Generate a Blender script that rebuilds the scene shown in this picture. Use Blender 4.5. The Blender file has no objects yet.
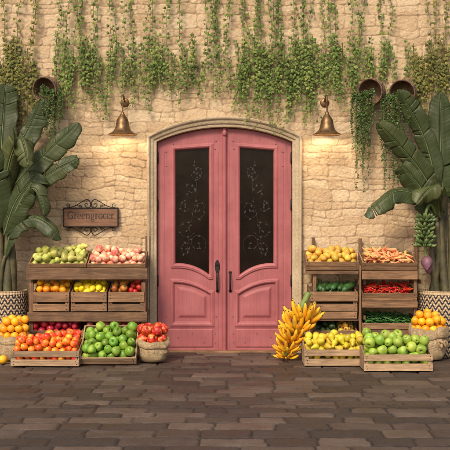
import bpy, math, random
import numpy as np
from mathutils import Vector, Matrix, Quaternion

random.seed(7)
RS = np.random.RandomState(11)
SC = bpy.context.scene
COL = SC.collection

# ------------------------------------------------------------------ camera model used to lay things out
CAM_D, CAM_Z, FPX = 10.0, 1.411, 900.0        # metres from the wall, eye height, focal length in photo pixels
def S(d): return FPX / (CAM_D - d)
def X(px, d=0.0): return (px - 225.0) / S(d)
def Z(py, d=0.0): return CAM_Z + (225.0 - py) / S(d)
def P(px, py, d): return Vector((X(px, d), -d, Z(py, d)))

# ------------------------------------------------------------------ mesh builder
class MB:
    def __init__(s):
        s.v = []; s.f = []; s.uv = []; s.m = []; s.tone = []
    def vert(s, p, tone=0.5):
        s.v.append((p[0], p[1], p[2])); s.tone.append(tone); return len(s.v) - 1
    def face(s, idx, uv=None, m=0):
        s.f.append(tuple(idx)); s.uv.append(uv or [(0, 0)] * len(idx)); s.m.append(m)
    def build(s, name, mats, parent=None, loc=None, smooth=False, bevel=0.0):
        base = Vector(loc) if loc is not None else (Vector(parent['_base']) if parent is not None and '_base' in parent else Vector((0, 0, 0)))
        me = bpy.data.meshes.new(name)
        me.from_pydata([(a - base.x, b - base.y, c - base.z) for a, b, c in s.v], [], s.f)
        ul = me.uv_layers.new(name='UVMap')
        flat = [c for fu in s.uv for u in fu for c in u]
        ul.data.foreach_set('uv', flat)
        at = me.attributes.new('tone', 'FLOAT', 'POINT'); at.data.foreach_set('value', s.tone)
        me.polygons.foreach_set('material_index', s.m)
        if smooth: me.polygons.foreach_set('use_smooth', [True] * len(s.f))
        for m in (mats if isinstance(mats, (list, tuple)) else [mats]): me.materials.append(m)
        me.update()
        o = bpy.data.objects.new(name, me); COL.objects.link(o)
        if parent is not None: o.parent = parent; o['_base'] = tuple(base)
        else: o.location = base; o['_base'] = tuple(base)
        if bevel:
            b = o.modifiers.new('Bevel', 'BEVEL'); b.width = bevel; b.segments = 2; b.limit_method = 'ANGLE'; b.angle_limit = 0.6
        return o

def board(mb, c, sx, sy, sz, rot=None, m=0, jit=0.0):
    """one plank: centre, full sizes; the grain runs along the longest side"""
    ax = max(range(3), key=lambda i: (sx, sy, sz)[i])
    h = Vector((sx / 2, sy / 2, sz / 2)); c = Vector(c)
    R = rot.copy() if rot is not None else Matrix.Identity(3)
    if jit: R = R @ Matrix.Rotation(random.uniform(-jit, jit), 3, 'X') @ Matrix.Rotation(random.uniform(-jit, jit), 3, 'Y') @ Matrix.Rotation(random.uniform(-jit, jit), 3, 'Z')
    ids = []; loc = []
    for i in (-1, 1):
        for j in (-1, 1):
            for k in (-1, 1):
                l = Vector((i * h.x, j * h.y, k * h.z)); loc.append(l)
                ids.append(mb.vert(c + R @ l))
    o1, o2 = random.uniform(0, 50), random.uniform(0, 50)
    for q in ((0, 1, 3, 2), (4, 6, 7, 5), (0, 4, 5, 1), (2, 3, 7, 6), (0, 2, 6, 4), (1, 5, 7, 3)):
        uv = []
        n = [i for i in range(3) if len({round(loc[a][i], 6) for a in q}) == 1][0]
        for a in q:
            l = loc[a]
            if n == ax: uv.append((l[(ax + 1) % 3] + o1, l[(ax + 2) % 3] + o2))
            else:
                other = [i for i in range(3) if i not in (ax, n)][0]
                uv.append((l[ax] + o1, l[other] + o2 + n * 3.7))
        mb.face([ids[a] for a in q], uv, m)

def frames_along(pts):
    n = len(pts); T = []
    for i in range(n):
        t = (pts[min(i + 1, n - 1)] - pts[max(i - 1, 0)])
        T.append(t.normalized() if t.length > 1e-9 else Vector((0, 0, 1)))
    a = Vector((0, 0, 1)) if abs(T[0].z) < 0.9 else Vector((1, 0, 0))
    N = [(a - T[0] * a.dot(T[0])).normalized()]
    for i in range(1, n):
        v = N[-1] - T[i] * N[-1].dot(T[i])
        N.append(v.normalized() if v.length > 1e-9 else N[-1])
    return T, N

def tube(mb, pts, rad, segs=8, m=0, cap=True, tone=0.5):
    pts = [Vector(p) for p in pts]; n = len(pts)
    if not isinstance(rad, (list, tuple)): rad = [rad] * n
    T, N = frames_along(pts); rings = []; L = 0
    off = random.uniform(0, 9)
    for i in range(n):
        B = T[i].cross(N[i]); ring = []
        for k in range(segs):
            a = 2 * math.pi * k / segs
            ring.append(mb.vert(pts[i] + (N[i] * math.cos(a) + B * math.sin(a)) * rad[i], tone))
        rings.append(ring)
    for i in range(n - 1):
        l2 = L + (pts[i + 1] - pts[i]).length
        for k in range(segs):
            k2 = (k + 1) % segs
            w = 2 * math.pi * max(rad) / segs
            mb.face((rings[i][k], rings[i][k2], rings[i + 1][k2], rings[i + 1][k]),
                    [(L + off, k * w), (L + off, (k + 1) * w), (l2 + off, (k + 1) * w), (l2 + off, k * w)], m)
        L = l2
    if cap:
        mb.face(list(reversed(rings[0])), None, m); mb.face(rings[-1], None, m)

def lathe(mb, prof, segs=24, M=None, m=0, fn=None, uscale=1.0):
    """prof: (r, z) pairs from bottom to top"""
    M = M or Matrix.Identity(4); rings = []; L = [0]
    for i in range(1, len(prof)): L.append(L[-1] + math.hypot(prof[i][0] - prof[i - 1][0], prof[i][1] - prof[i - 1][1]))
    for i, (r, z) in enumerate(prof):
        if r < 1e-6: rings.append([mb.vert(M @ Vector((0, 0, z)))]); continue
        ring = []
        for k in range(segs):
            a = 2 * math.pi * k / segs
            p = Vector((r * math.cos(a), r * math.sin(a), z))
            if fn: p = fn(p, a, i)
            ring.append(mb.vert(M @ p))
        rings.append(ring)
    for i in range(len(prof) - 1):
        A, B = rings[i], rings[i + 1]
        for k in range(segs):
            k2 = (k + 1) % segs; u0, u1 = k / segs * uscale, (k + 1) / segs * uscale
            if len(A) == 1 and len(B) == 1: continue
            if len(A) == 1: mb.face((A[0], B[k2], B[k]), [(u0, L[i]), (u1, L[i + 1]), (u0, L[i + 1])], m)
            elif len(B) == 1: mb.face((A[k], A[k2], B[0]), [(u0, L[i]), (u1, L[i]), (u0, L[i + 1])], m)
            else: mb.face((A[k], A[k2], B[k2], B[k]), [(u0, L[i]), (u1, L[i]), (u1, L[i + 1]), (u0, L[i + 1])], m)

def bez(pts, n):
    """smooth Catmull-Rom curve through the points"""
    pts = [Vector(p) for p in pts]
    q = [pts[0] * 2 - pts[1]] + pts + [pts[-1] * 2 - pts[-2]]; out = []
    segs = len(pts) - 1
    for i in range(n):
        t = i / (n - 1) * segs; k = min(int(t), segs - 1); u = t - k
        a, b, c, d = q[k], q[k + 1], q[k + 2], q[k + 3]
        out.append(0.5 * ((2 * b) + (c - a) * u + (2 * a - 5 * b + 4 * c - d) * u * u + (3 * b - a - 3 * c + d) * u ** 3))
    return out

def tag(o, label, cat, group=None, kind=None):
    if label: o['label'] = label
    if cat: o['category'] = cat
    if group: o['group'] = group
    if kind: o['kind'] = kind
    return o
def thing(name, loc, label, cat, group=None):
    o = bpy.data.objects.new(name, None); COL.objects.link(o)
    o.location = loc; o['_base'] = tuple(loc); o.empty_display_size = 0.1
    return tag(o, label, cat, group)

# ------------------------------------------------------------------ numpy noise and height fields
def vnoise(x, y, seed=0):
    xi = np.floor(x).astype(np.int64); yi = np.floor(y).astype(np.int64)
    fx = x - xi; fy = y - yi
    fx = fx * fx * (3 - 2 * fx); fy = fy * fy * (3 - 2 * fy)
    def h(a, b):
        n = (a * 374761393 + b * 668265263 + seed * 974634533) & 0xFFFFFFFF
        n = ((n ^ (n >> 13)) * 1274126177) & 0xFFFFFFFF
        return ((n ^ (n >> 16)) & 0xFFFF) / 65535.0
    return (h(xi, yi) * (1 - fx) + h(xi + 1, yi) * fx) * (1 - fy) + (h(xi, yi + 1) * (1 - fx) + h(xi + 1, yi + 1) * fx) * fy
def fbm(x, y, seed=0, oct=4):
    s = 0; a = 0.5; t = 0
    for i in range(oct):
        s = s + a * vnoise(x * 2 ** i, y * 2 ** i, seed + i * 17); t += a; a *= 0.5
    return s / t

def grid_mesh(name, V, nx, ny, keep=None, attrs=None, smooth=True):
    """V (ny*nx,3) -> mesh of quads, keep = bool mask over the (ny-1)*(nx-1) cells"""
    i = np.arange(nx - 1)[None, :] + np.arange(ny - 1)[:, None] * nx
    q = np.stack([i, i + 1, i + 1 + nx, i + nx], -1).reshape(-1, 4)
    if keep is not None: q = q[keep.reshape(-1)]
    me = bpy.data.meshes.new(name)
    me.vertices.add(len(V)); me.vertices.foreach_set('co', V.astype(np.float32).ravel())
    me.loops.add(len(q) * 4); me.loops.foreach_set('vertex_index', q.astype(np.int32).ravel())
    me.polygons.add(len(q)); me.polygons.foreach_set('loop_start', (np.arange(len(q)) * 4).astype(np.int32))
    if smooth: me.polygons.foreach_set('use_smooth', np.ones(len(q), dtype=bool))
    for k, a in (attrs or {}).items():
        at = me.attributes.new(k, 'FLOAT', 'POINT'); at.data.foreach_set('value', a.astype(np.float32).ravel())
    me.update(calc_edges=True); me.validate()
    return me

def stone_layout(x0, x1, z0, z1, hr, wr, split, rng):
    """irregular coursed rubble: rectangles (x0,x1,z0,z1)"""
    R = []; z = z0
    while z < z1:
        h = rng.uniform(*hr); x = x0 - rng.uniform(0, wr[1])
        while x < x1:
            w = rng.uniform(*wr) * (0.75 + h / hr[1] * 0.45)
            if rng.random() < split and h > hr[0] * 1.35:
                c = h * rng.uniform(0.32, 0.68)
                if rng.random() < 0.55:
                    m = w * rng.uniform(0.35, 0.65); R.append((x, x + m, z, z + c)); R.append((x + m, x + w, z, z + c))
                else: R.append((x, x + w, z, z + c))
                if rng.random() < 0.45:
                    m = w * rng.uniform(0.35, 0.65); R.append((x, x + m, z + c, z + h)); R.append((x + m, x + w, z + c, z + h))
                else: R.append((x, x + w, z + c, z + h))
            else: R.append((x, x + w, z, z + h))
            x += w
        z += h
    return R

def rects_to_field(R, gx, gz, rng, round_=0.02):
    """for warped grid coordinates give (distance to the stone's edge, tone, tilt-u, tilt-v)"""
    D = np.zeros(gx.shape); T = np.zeros(gx.shape); U = np.zeros(gx.shape); W = np.zeros(gx.shape); O = np.zeros(gx.shape)
    for (a, b, c, d) in R:
        m = (gx >= a) & (gx < b) & (gz >= c) & (gz < d)
        if not m.any(): continue
        x = gx[m]; z = gz[m]
        dx = np.minimum(x - a, b - x); dz = np.minimum(z - c, d - z)
        r = min(round_, (b - a) * .3, (d - c) * .3)
        ax = np.maximum(r - dx, 0); az = np.maximum(r - dz, 0)
        D[m] = np.where((ax > 0) & (az > 0), r - np.hypot(ax, az), np.minimum(dx, dz))
        T[m] = rng.random(); O[m] = rng.random()
        U[m] = (x - (a + b) / 2) * rng.uniform(-1, 1); W[m] = (z - (c + d) / 2) * rng.uniform(-1, 1)
    return D, T, U, W, O

# ------------------------------------------------------------------ materials
def newmat(name):
    m = bpy.data.materials.new(name); m.use_nodes = True
    nt = m.node_tree; b = nt.nodes['Principled BSDF']
    return m, nt, b
def N(nt, t, **kw):
    n = nt.nodes.new(t)
    for k, v in kw.items():
        if k in n.inputs: n.inputs[k].default_value = v
        else: setattr(n, k, v)
    return n
def L(nt, a, ao, b, bi): nt.links.new(a.outputs[ao], b.inputs[bi])
def ramp(nt, stops):
    r = nt.nodes.new('ShaderNodeValToRGB'); e = r.color_ramp.elements
    while len(e) < len(stops): e.new(0.5)
    for i, (p, c) in enumerate(stops): e[i].position = p; e[i].color = (*c, 1) if len(c) == 3 else c
    return r
def mixc(nt, a, b, fac, blend='MIX'):
    m = nt.nodes.new('ShaderNodeMix'); m.data_type = 'RGBA'; m.blend_type = blend
    for s, i in ((a, 6), (b, 7), (fac, 0)):
        if s is None: continue
        if isinstance(s, tuple) and len(s) == 2 and hasattr(s[0], 'outputs'): nt.links.new(s[0].outputs[s[1]], m.inputs[i])
        elif isinstance(s, (int, float)): m.inputs[i].default_value = s
        else: m.inputs[i].default_value = (*s, 1)
    return m      # output index 2
def bump(nt, b, src, so, strength, dist=0.01, prev=None):
    n = N(nt, 'ShaderNodeBump', Strength=strength, Distance=dist); L(nt, src, so, n, 'Height')
    if prev: L(nt, prev, 'Normal', n, 'Normal')
    L(nt, n, 'Normal', b, 'Normal'); return n

def mat_stone(name, dark, mid, light, mortar, scale=1.0, attr=True, rough=0.9):
    m, nt, b = newmat(name); tc = N(nt, 'ShaderNodeTexCoord')
    n1 = N(nt, 'ShaderNodeTexNoise', Scale=3.2 * scale, Detail=8.0, Roughness=0.65); L(nt, tc, 'Object', n1, 'Vector')
    n2 = N(nt, 'ShaderNodeTexNoise', Scale=38 * scale, Detail=6.0, Roughness=0.7); L(nt, tc, 'Object', n2, 'Vector')
    n3 = N(nt, 'ShaderNodeTexNoise', Scale=140 * scale, Detail=4.0, Roughness=0.7); L(nt, tc, 'Object', n3, 'Vector')
    if attr:
        at = N(nt, 'ShaderNodeAttribute', attribute_name='tone'); jt = N(nt, 'ShaderNodeAttribute', attribute_name='joint')
        r = ramp(nt, [(0.0, dark), (0.5, mid), (1.0, light)])
        ad = N(nt, 'ShaderNodeMath', operation='MULTIPLY_ADD'); L(nt, n1, 'Fac', ad, 0); ad.inputs[1].default_value = 0.9
        sb = N(nt, 'ShaderNodeMath', operation='MULTIPLY_ADD'); L(nt, at, 'Fac', sb, 0); sb.inputs[1].default_value = 0.62; sb.inputs[2].default_value = -0.26
        L(nt, sb, 0, ad, 2); L(nt, ad, 0, r, 'Fac')
        rr = ramp(nt, [(0.28, (0.72, 0.68, 0.62)), (0.62, (1.06, 1.04, 1.02))]); L(nt, n2, 'Fac', rr, 'Fac')
        x = mixc(nt, (r, 0), (rr, 0), 0.75, 'MULTIPLY')
        y = mixc(nt, (x, 2), mortar, (jt, 2)); L(nt, y, 2, b, 'Base Color')
    else:
        r = ramp(nt, [(0.3, dark), (0.52, mid), (0.75, light)]); L(nt, n1, 'Fac', r, 'Fac')
        rr = ramp(nt, [(0.3, (0.78, 0.75, 0.72)), (0.6, (1.04, 1.03, 1.02))]); L(nt, n2, 'Fac', rr, 'Fac')
        x = mixc(nt, (r, 0), (rr, 0), 0.7, 'MULTIPLY'); L(nt, x, 2, b, 'Base Color')
    b.inputs['Roughness'].default_value = rough
    if attr and rough < .6:
        rw = ramp(nt, [(0.35, (.34,) * 3), (0.65, (.72,) * 3)]); L(nt, n1, 'Fac', rw, 'Fac'); L(nt, rw, 0, b, 'Roughness')
    b1 = bump(nt, b, n2, 'Fac', 0.8, 0.014); bump(nt, b, n3, 'Fac', 0.6, 0.005, b1)
    return m

def mat_wood(name, dark, light, rough=0.75, wear=0.35):
    m, nt, b = newmat(name); uv = N(nt, 'ShaderNodeUVMap')
    mp = N(nt, 'ShaderNodeMapping'); mp.inputs['Scale'].default_value = (2.2, 34, 1); L(nt, uv, 'UV', mp, 'Vector')
    n1 = N(nt, 'ShaderNodeTexNoise', Scale=1.0, Detail=7.0, Roughness=0.68, Distortion=0.6); L(nt, mp, 'Vector', n1, 'Vector')
    mp2 = N(nt, 'ShaderNodeMapping'); mp2.inputs['Scale'].default_value = (6, 150, 1); L(nt, uv, 'UV', mp2, 'Vector')
    n2 = N(nt, 'ShaderNodeTexNoise', Scale=1.0, Detail=4.0, Roughness=0.6); L(nt, mp2, 'Vector', n2, 'Vector')
    n3 = N(nt, 'ShaderNodeTexNoise', Scale=5.0, Detail=5.0, Roughness=0.6); L(nt, uv, 'UV', n3, 'Vector')
    r = ramp(nt, [(0.28, dark), (0.72, light)]); L(nt, n1, 'Fac', r, 'Fac')
    r2 = ramp(nt, [(0.3, (0.45, 0.41, 0.38)), (0.62, (1.12, 1.1, 1.08))]); L(nt, n2, 'Fac', r2, 'Fac')
    x = mixc(nt, (r, 0), (r2, 0), 0.7, 'MULTIPLY')
    r3 = ramp(nt, [(0.35, (0.6, 0.57, 0.55)), (0.6, (1.1, 1.1, 1.1))]); L(nt, n3, 'Fac', r3, 'Fac')
    y = mixc(nt, (x, 2), (r3, 0), wear * 1.6, 'MULTIPLY'); oi = N(nt, 'ShaderNodeObjectInfo'); mr = N(nt, 'ShaderNodeMapRange'); L(nt, oi, 'Random', mr, 0); mr.inputs[3].default_value = .68; mr.inputs[4].default_value = 1.22
    hs = N(nt, 'ShaderNodeHueSaturation'); L(nt, mr, 0, hs, 2); L(nt, y, 2, hs, 'Color'); L(nt, hs, 0, b, 'Base Color')
    b.inputs['Roughness'].default_value = rough
    b1 = bump(nt, b, n1, 'Fac', 0.6, 0.005); bump(nt, b, n2, 'Fac', 0.35, 0.002, b1)
    return m

def mat_fruit(name, c1, c2, c3=None, scale=9.0, rough=0.32, lo=0.38, hi=0.62, peel=0.0, var=0.22, speck=0.25, hue=0.02):
    m, nt, b = newmat(name); tc = N(nt, 'ShaderNodeTexCoord'); oi = N(nt, 'ShaderNodeObjectInfo')
    sc = N(nt, 'ShaderNodeVectorMath', operation='SCALE'); sc.inputs['Scale'].default_value = 37.0
    cb = N(nt, 'ShaderNodeCombineXYZ'); L(nt, oi, 'Random', cb, 0); L(nt, oi, 'Random', cb, 1); L(nt, cb, 0, sc, 0)
    ad = N(nt, 'ShaderNodeVectorMath', operation='ADD'); L(nt, tc, 'Object', ad, 0); L(nt, sc, 0, ad, 1)
    n1 = N(nt, 'ShaderNodeTexNoise', Scale=scale, Detail=2.0, Roughness=0.5); L(nt, ad, 0, n1, 'Vector')
    n2 = N(nt, 'ShaderNodeTexNoise', Scale=170.0, Detail=2.0); L(nt, ad, 0, n2, 'Vector')
    st = [(lo, c1), (hi, c2)] + ([(min(hi + .14, 1), c3)] if c3 else [])
    r = ramp(nt, st); L(nt, n1, 'Fac', r, 'Fac')
    r2 = ramp(nt, [(0.55, (1, 1, 1)), (0.75, (0.55, 0.5, 0.35))]); L(nt, n2, 'Fac', r2, 'Fac')
    x = mixc(nt, (r, 0), (r2, 0), speck, 'MULTIPLY')
    hs = N(nt, 'ShaderNodeHueSaturation')
    for sock, a in ((0, 2 * hue), (2, 2 * var)):
        mr = N(nt, 'ShaderNodeMapRange'); wn = N(nt, 'ShaderNodeTexWhiteNoise', noise_dimensions='1D')
        q = N(nt, 'ShaderNodeMath', operation='ADD'); L(nt, oi, 'Random', q, 0); q.inputs[1].default_value = 3.1 * (sock + 1); L(nt, q, 0, wn, 'W')
        L(nt, wn, 'Value', mr, 0); c = 0.5 if sock == 0 else 1.0
        mr.inputs[3].default_value = c - a / 2; mr.inputs[4].default_value = c + a / 2; L(nt, mr, 0, hs, sock)
    L(nt, x, 2, hs, 'Color'); L(nt, hs, 0, b, 'Base Color')
    rr = N(nt, 'ShaderNodeMapRange'); L(nt, n1, 'Fac', rr, 0); rr.inputs[1].default_value = .3; rr.inputs[2].default_value = .7; rr.inputs[3].default_value = rough - .08; rr.inputs[4].default_value = rough + .2; L(nt, rr, 0, b, 'Roughness')
    b.inputs['Subsurface Weight'].default_value = 0.08; b.inputs['Subsurface Radius'].default_value = (0.012, 0.006, 0.003)
    if peel: bump(nt, b, n2, 'Fac', peel, 0.003)
    return m

def mat_plain(name, c1, c2, scale=20, rough=0.6, metal=0.0, bumps=0.1, coord='Object', dist=0.005):
    m, nt, b = newmat(name); tc = N(nt, 'ShaderNodeTexCoord')
    n1 = N(nt, 'ShaderNodeTexNoise', Scale=scale, Detail=6.0, Roughness=0.6); L(nt, tc, coord, n1, 'Vector')
    r = ramp(nt, [(0.32, c1), (0.68, c2)]); L(nt, n1, 'Fac', r, 'Fac'); L(nt, r, 0, b, 'Base Color')
    b.inputs['Roughness'].default_value = rough; b.inputs['Metallic'].default_value = metal
    if bumps: bump(nt, b, n1, 'Fac', bumps, dist)
    return m

def mat_leaf(name, dark, mid, light, rough=0.45, trans=0.25, veins=0.0, scale=3.0, brown=None):
    m, nt, b = newmat(name); at = N(nt, 'ShaderNodeAttribute', attribute_name='tone'); tc = N(nt, 'ShaderNodeTexCoord')
    r = ramp(nt, [(0.0, dark), (0.5, mid), (1.0, light)])
    n1 = N(nt, 'ShaderNodeTexNoise', Scale=scale, Detail=4.0); L(nt, tc, 'Object', n1, 'Vector')
    ad = N(nt, 'ShaderNodeMath', operation='MULTIPLY_ADD'); L(nt, n1, 'Fac', ad, 0); ad.inputs[1].default_value = 0.7
    sb = N(nt, 'ShaderNodeMath', operation='SUBTRACT'); L(nt, at, 'Fac', sb, 0); sb.inputs[1].default_value = 0.35; L(nt, sb, 0, ad, 2)
    L(nt, ad, 0, r, 'Fac'); out = (r, 0)
    if veins:
        uv = N(nt, 'ShaderNodeUVMap'); mp = N(nt, 'ShaderNodeMapping'); mp.inputs['Rotation'].default_value = (0, 0, .0); mp.inputs['Scale'].default_value = (95, 1.2, 1); L(nt, uv, 'UV', mp, 'Vector')
        nv = N(nt, 'ShaderNodeTexNoise', Scale=1.0, Detail=3.0, Roughness=0.5); L(nt, mp, 'Vector', nv, 'Vector')
        rv = ramp(nt, [(0.3, (0.55, 0.6, 0.52)), (0.7, (1.28, 1.22, 1.15))]); L(nt, nv, 'Fac', rv, 'Fac')
        x = mixc(nt, out, (rv, 0), 0.8, 'MULTIPLY'); out = (x, 2)
        bump(nt, b, nv, 'Fac', veins, 0.004)
        if brown:
            sep = N(nt, 'ShaderNodeSeparateXYZ'); L(nt, uv, 'UV', sep, 0)
            nb = N(nt, 'ShaderNodeTexNoise', Scale=14.0, Detail=4.0); L(nt, tc, 'Object', nb, 'Vector')
            s1 = N(nt, 'ShaderNodeMath', operation='ABSOLUTE'); L(nt, sep, 1, s1, 0)
            s2 = N(nt, 'ShaderNodeMath', operation='MULTIPLY_ADD'); L(nt, nb, 'Fac', s2, 0); s2.inputs[1].default_value = 0.22; L(nt, s1, 0, s2, 2)
            rb = ramp(nt, [(1.06, (0, 0, 0)), (1.09, (1, 1, 1))]); rb.color_ramp.elements[0].position = 0.0
            gt = N(nt, 'ShaderNodeMapRange'); L(nt, s2, 0, gt, 0); gt.inputs[1].default_value = 1.055; gt.inputs[2].default_value = 1.12
            y = mixc(nt, out, brown, (gt, 0)); out = (y, 2)
    nt.links.new(out[0].outputs[out[1]], b.inputs['Base Color'])
    b.inputs['Roughness'].default_value = rough; b.inputs['Specular IOR Level'].default_value = .28
    if trans:
        tr = N(nt, 'ShaderNodeBsdfTranslucent'); mx = N(nt, 'ShaderNodeMixShader'); mx.inputs[0].default_value = trans
        nt.links.new(out[0].outputs[out[1]], tr.inputs['Color'])
        L(nt, b, 0, mx, 1); L(nt, tr, 0, mx, 2); L(nt, mx, 0, nt.nodes['Material Output'], 'Surface')
    return m

M = {}
M['stone'] = mat_stone('pale_limestone', (0.45, 0.31, 0.175), (0.60, 0.445, 0.28), (0.71, 0.56, 0.38), (0.37, 0.255, 0.15))
M['trim'] = mat_stone('dressed_stone', (0.37, 0.28, 0.175), (0.50, 0.39, 0.255), (0.60, 0.49, 0.34), None, attr=False)
M['paving'] = mat_stone('brown_paving', (0.026, 0.018, 0.013), (0.070, 0.048, 0.036), (0.17, 0.12, 0.09), (0.022, 0.016, 0.012), rough=0.5)
M['earth'] = mat_plain('ground_earth', (0.09, 0.065, 0.045), (0.14, 0.10, 0.07), 2, 0.9)
M['rack'] = mat_wood('rack_wood', (0.075, 0.038, 0.018), (0.31, 0.17, 0.085), wear=0.55)
M['crate'] = mat_wood('crate_wood', (0.11, 0.058, 0.027), (0.37, 0.21, 0.108))
M['pale'] = mat_wood('pale_crate_wood', (0.24, 0.15, 0.083), (0.52, 0.355, 0.21))
M['signwood'] = mat_wood('sign_wood', (0.13, 0.065, 0.035), (0.25, 0.13, 0.075))
M['iron'] = mat_plain('black_iron', (0.012, 0.010, 0.009), (0.035, 0.03, 0.026), 40, 0.5, 0.6)
M['stud'] = mat_plain('dull_stud', (0.10, 0.09, 0.10), (0.18, 0.16, 0.17), 60, 0.5, 0.7)
M['ink'] = mat_plain('dark_lettering', (0.015, 0.010, 0.008), (0.03, 0.02, 0.015), 60, 0.7)
M['bronze'] = mat_plain('aged_bronze', (0.10, 0.055, 0.025), (0.27, 0.16, 0.07), 26, 0.45, 0.75, 0.2)
M['nail'] = mat_plain('rusty_nail', (0.03, 0.018, 0.012), (0.09, 0.045, 0.025), 80, 0.7, 0.4)
M['stem'] = mat_plain('fruit_stem', (0.06, 0.035, 0.015), (0.14, 0.09, 0.04), 60, 0.8)
M['gstem'] = mat_plain('green_fruit_stem', (0.05, 0.10, 0.02), (0.11, 0.18, 0.04), 60, 0.6)

def mat_paint():
    m, nt, b = newmat('worn_pink_paint'); tc = N(nt, 'ShaderNodeTexCoord')
    n1 = N(nt, 'ShaderNodeTexNoise', Scale=2.5, Detail=7.0, Roughness=0.65); L(nt, tc, 'Object', n1, 'Vector')
    r = ramp(nt, [(0.3, (0.25, 0.065, 0.072)), (0.5, (0.325, 0.090, 0.097)), (0.72, (0.39, 0.130, 0.132))]); L(nt, n1, 'Fac', r, 'Fac')
    mp = N(nt, 'ShaderNodeMapping'); mp.inputs['Scale'].default_value = (60, 60, 2.5); L(nt, tc, 'Object', mp, 'Vector')
    n2 = N(nt, 'ShaderNodeTexNoise', Scale=1.0, Detail=5.0, Roughness=0.6); L(nt, mp, 'Vector', n2, 'Vector')
    r2 = ramp(nt, [(0.3, (0.86, 0.83, 0.82)), (0.6, (1.04, 1.03, 1.03))]); L(nt, n2, 'Fac', r2, 'Fac')
    x = mixc(nt, (r, 0), (r2, 0), 0.7, 'MULTIPLY')
    n3 = N(nt, 'ShaderNodeTexNoise', Scale=17.0, Detail=8.0, Roughness=0.75); L(nt, tc, 'Object', n3, 'Vector')
    r3 = ramp(nt, [(0.635, (0, 0, 0)), (0.70, (1, 1, 1))]); L(nt, n3, 'Fac', r3, 'Fac')
    y = mixc(nt, (x, 2), (0.30, 0.12, 0.10), (r3, 0)); L(nt, y, 2, b, 'Base Color')
    b.inputs['Roughness'].default_value = 0.6
    b1 = bump(nt, b, n2, 'Fac', 0.4, 0.004); bump(nt, b, n1, 'Fac', 0.1, 0.004, b1)
    return m
M['paint'] = mat_paint()
def mat_burlap():
    m, nt, b = newmat('burlap'); uv = N(nt, 'ShaderNodeUVMap'); tc = N(nt, 'ShaderNodeTexCoord')
    w1 = N(nt, 'ShaderNodeTexWave', Scale=36.0, Distortion=1.5, Detail=1.0); w1.bands_direction = 'X'; L(nt, uv, 'UV', w1, 'Vector')
    w2 = N(nt, 'ShaderNodeTexWave', Scale=36.0, Distortion=1.5, Detail=1.0); w2.bands_direction = 'Y'; L(nt, uv, 'UV', w2, 'Vector')
    ad = N(nt, 'ShaderNodeMath', operation='ADD'); L(nt, w1, 'Fac', ad, 0); L(nt, w2, 'Fac', ad, 1)
    n1 = N(nt, 'ShaderNodeTexNoise', Scale=9.0, Detail=6.0, Roughness=0.65); L(nt, tc, 'Object', n1, 'Vector')
    r = ramp(nt, [(0.3, (0.40, 0.27, 0.145)), (0.7, (0.60, 0.45, 0.27))]); L(nt, n1, 'Fac', r, 'Fac')
    r2 = ramp(nt, [(0.2, (0.72, 0.68, 0.62)), (0.9, (1.08, 1.07, 1.05))])
    hf = N(nt, 'ShaderNodeMath', operation='MULTIPLY'); L(nt, ad, 0, hf, 0); hf.inputs[1].default_value = 0.5; L(nt, hf, 0, r2, 'Fac')
    x = mixc(nt, (r, 0), (r2, 0), 0.75, 'MULTIPLY'); L(nt, x, 2, b, 'Base Color')
    b.inputs['Roughness'].default_value = 0.95; b1 = bump(nt, b, ad, 0, 0.7, 0.004)
    mp = N(nt, 'ShaderNodeMapping'); mp.inputs['Scale'].default_value = (9, 9, 4.5); L(nt, tc, 'Object', mp, 'Vector')
    n4 = N(nt, 'ShaderNodeTexNoise', Scale=1.3, Detail=2.0, Roughness=0.45, Distortion=.4); L(nt, mp, 'Vector', n4, 'Vector'); bump(nt, b, n4, 'Fac', 0.9, 0.035, b1)
    return m
M['burlap'] = mat_burlap()
def mat_weave():
    """natural straw with dark zigzag columns, u runs 0..1 round the basket, v in metres up"""
    m, nt, b = newmat('zigzag_woven_straw'); uv = N(nt, 'ShaderNodeUVMap'); sp = N(nt, 'ShaderNodeSeparateXYZ'); L(nt, uv, 'UV', sp, 0)
    def mth(op, a, bb=None, c=None):
        n = N(nt, 'ShaderNodeMath', operation=op)
        for i, s in enumerate((a, bb, c)):
            if s is None: continue
            if isinstance(s, (int, float)): n.inputs[i].default_value = s
            else: nt.links.new(s, n.inputs[i])
        return n.outputs[0]
    u = mth('MULTIPLY', sp.outputs[0], 46.0); v = mth('MULTIPLY', sp.outputs[1], 23.0)
    tri = mth('PINGPONG', u, 1.0)
    ph = mth('FRACT', mth('ADD', v, mth('MULTIPLY', tri, 0.9)))
    dark = mth('GREATER_THAN', ph, 0.52)
    vb = mth('GREATER_THAN', sp.outputs[1], 0.50)                       # plain rim band
    dk = mth('MULTIPLY', dark, mth('SUBTRACT', 1.0, vb))
    tc = N(nt, 'ShaderNodeTexCoord'); n1 = N(nt, 'ShaderNodeTexNoise', Scale=30.0, Detail=5.0); L(nt, tc, 'Object', n1, 'Vector')
    r = ramp(nt, [(0.3, (0.36, 0.245, 0.13)), (0.7, (0.56, 0.42, 0.26))]); L(nt, n1, 'Fac', r, 'Fac')
    x = mixc(nt, (r, 0), (0.028, 0.024, 0.03), None); nt.links.new(dk, x.inputs[0]); L(nt, x, 2, b, 'Base Color')
    b.inputs['Roughness'].default_value = 0.8
    st = mth('ADD', mth('SINE', mth('MULTIPLY', u, math.pi * 2)), mth('SINE', mth('MULTIPLY', v, math.pi * 4)))
    n = N(nt, 'ShaderNodeBump', Strength=0.6, Distance=0.004); nt.links.new(st, n.inputs['Height']); L(nt, n, 'Normal', b, 'Normal')
    return m
M['weave'] = mat_weave()
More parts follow.
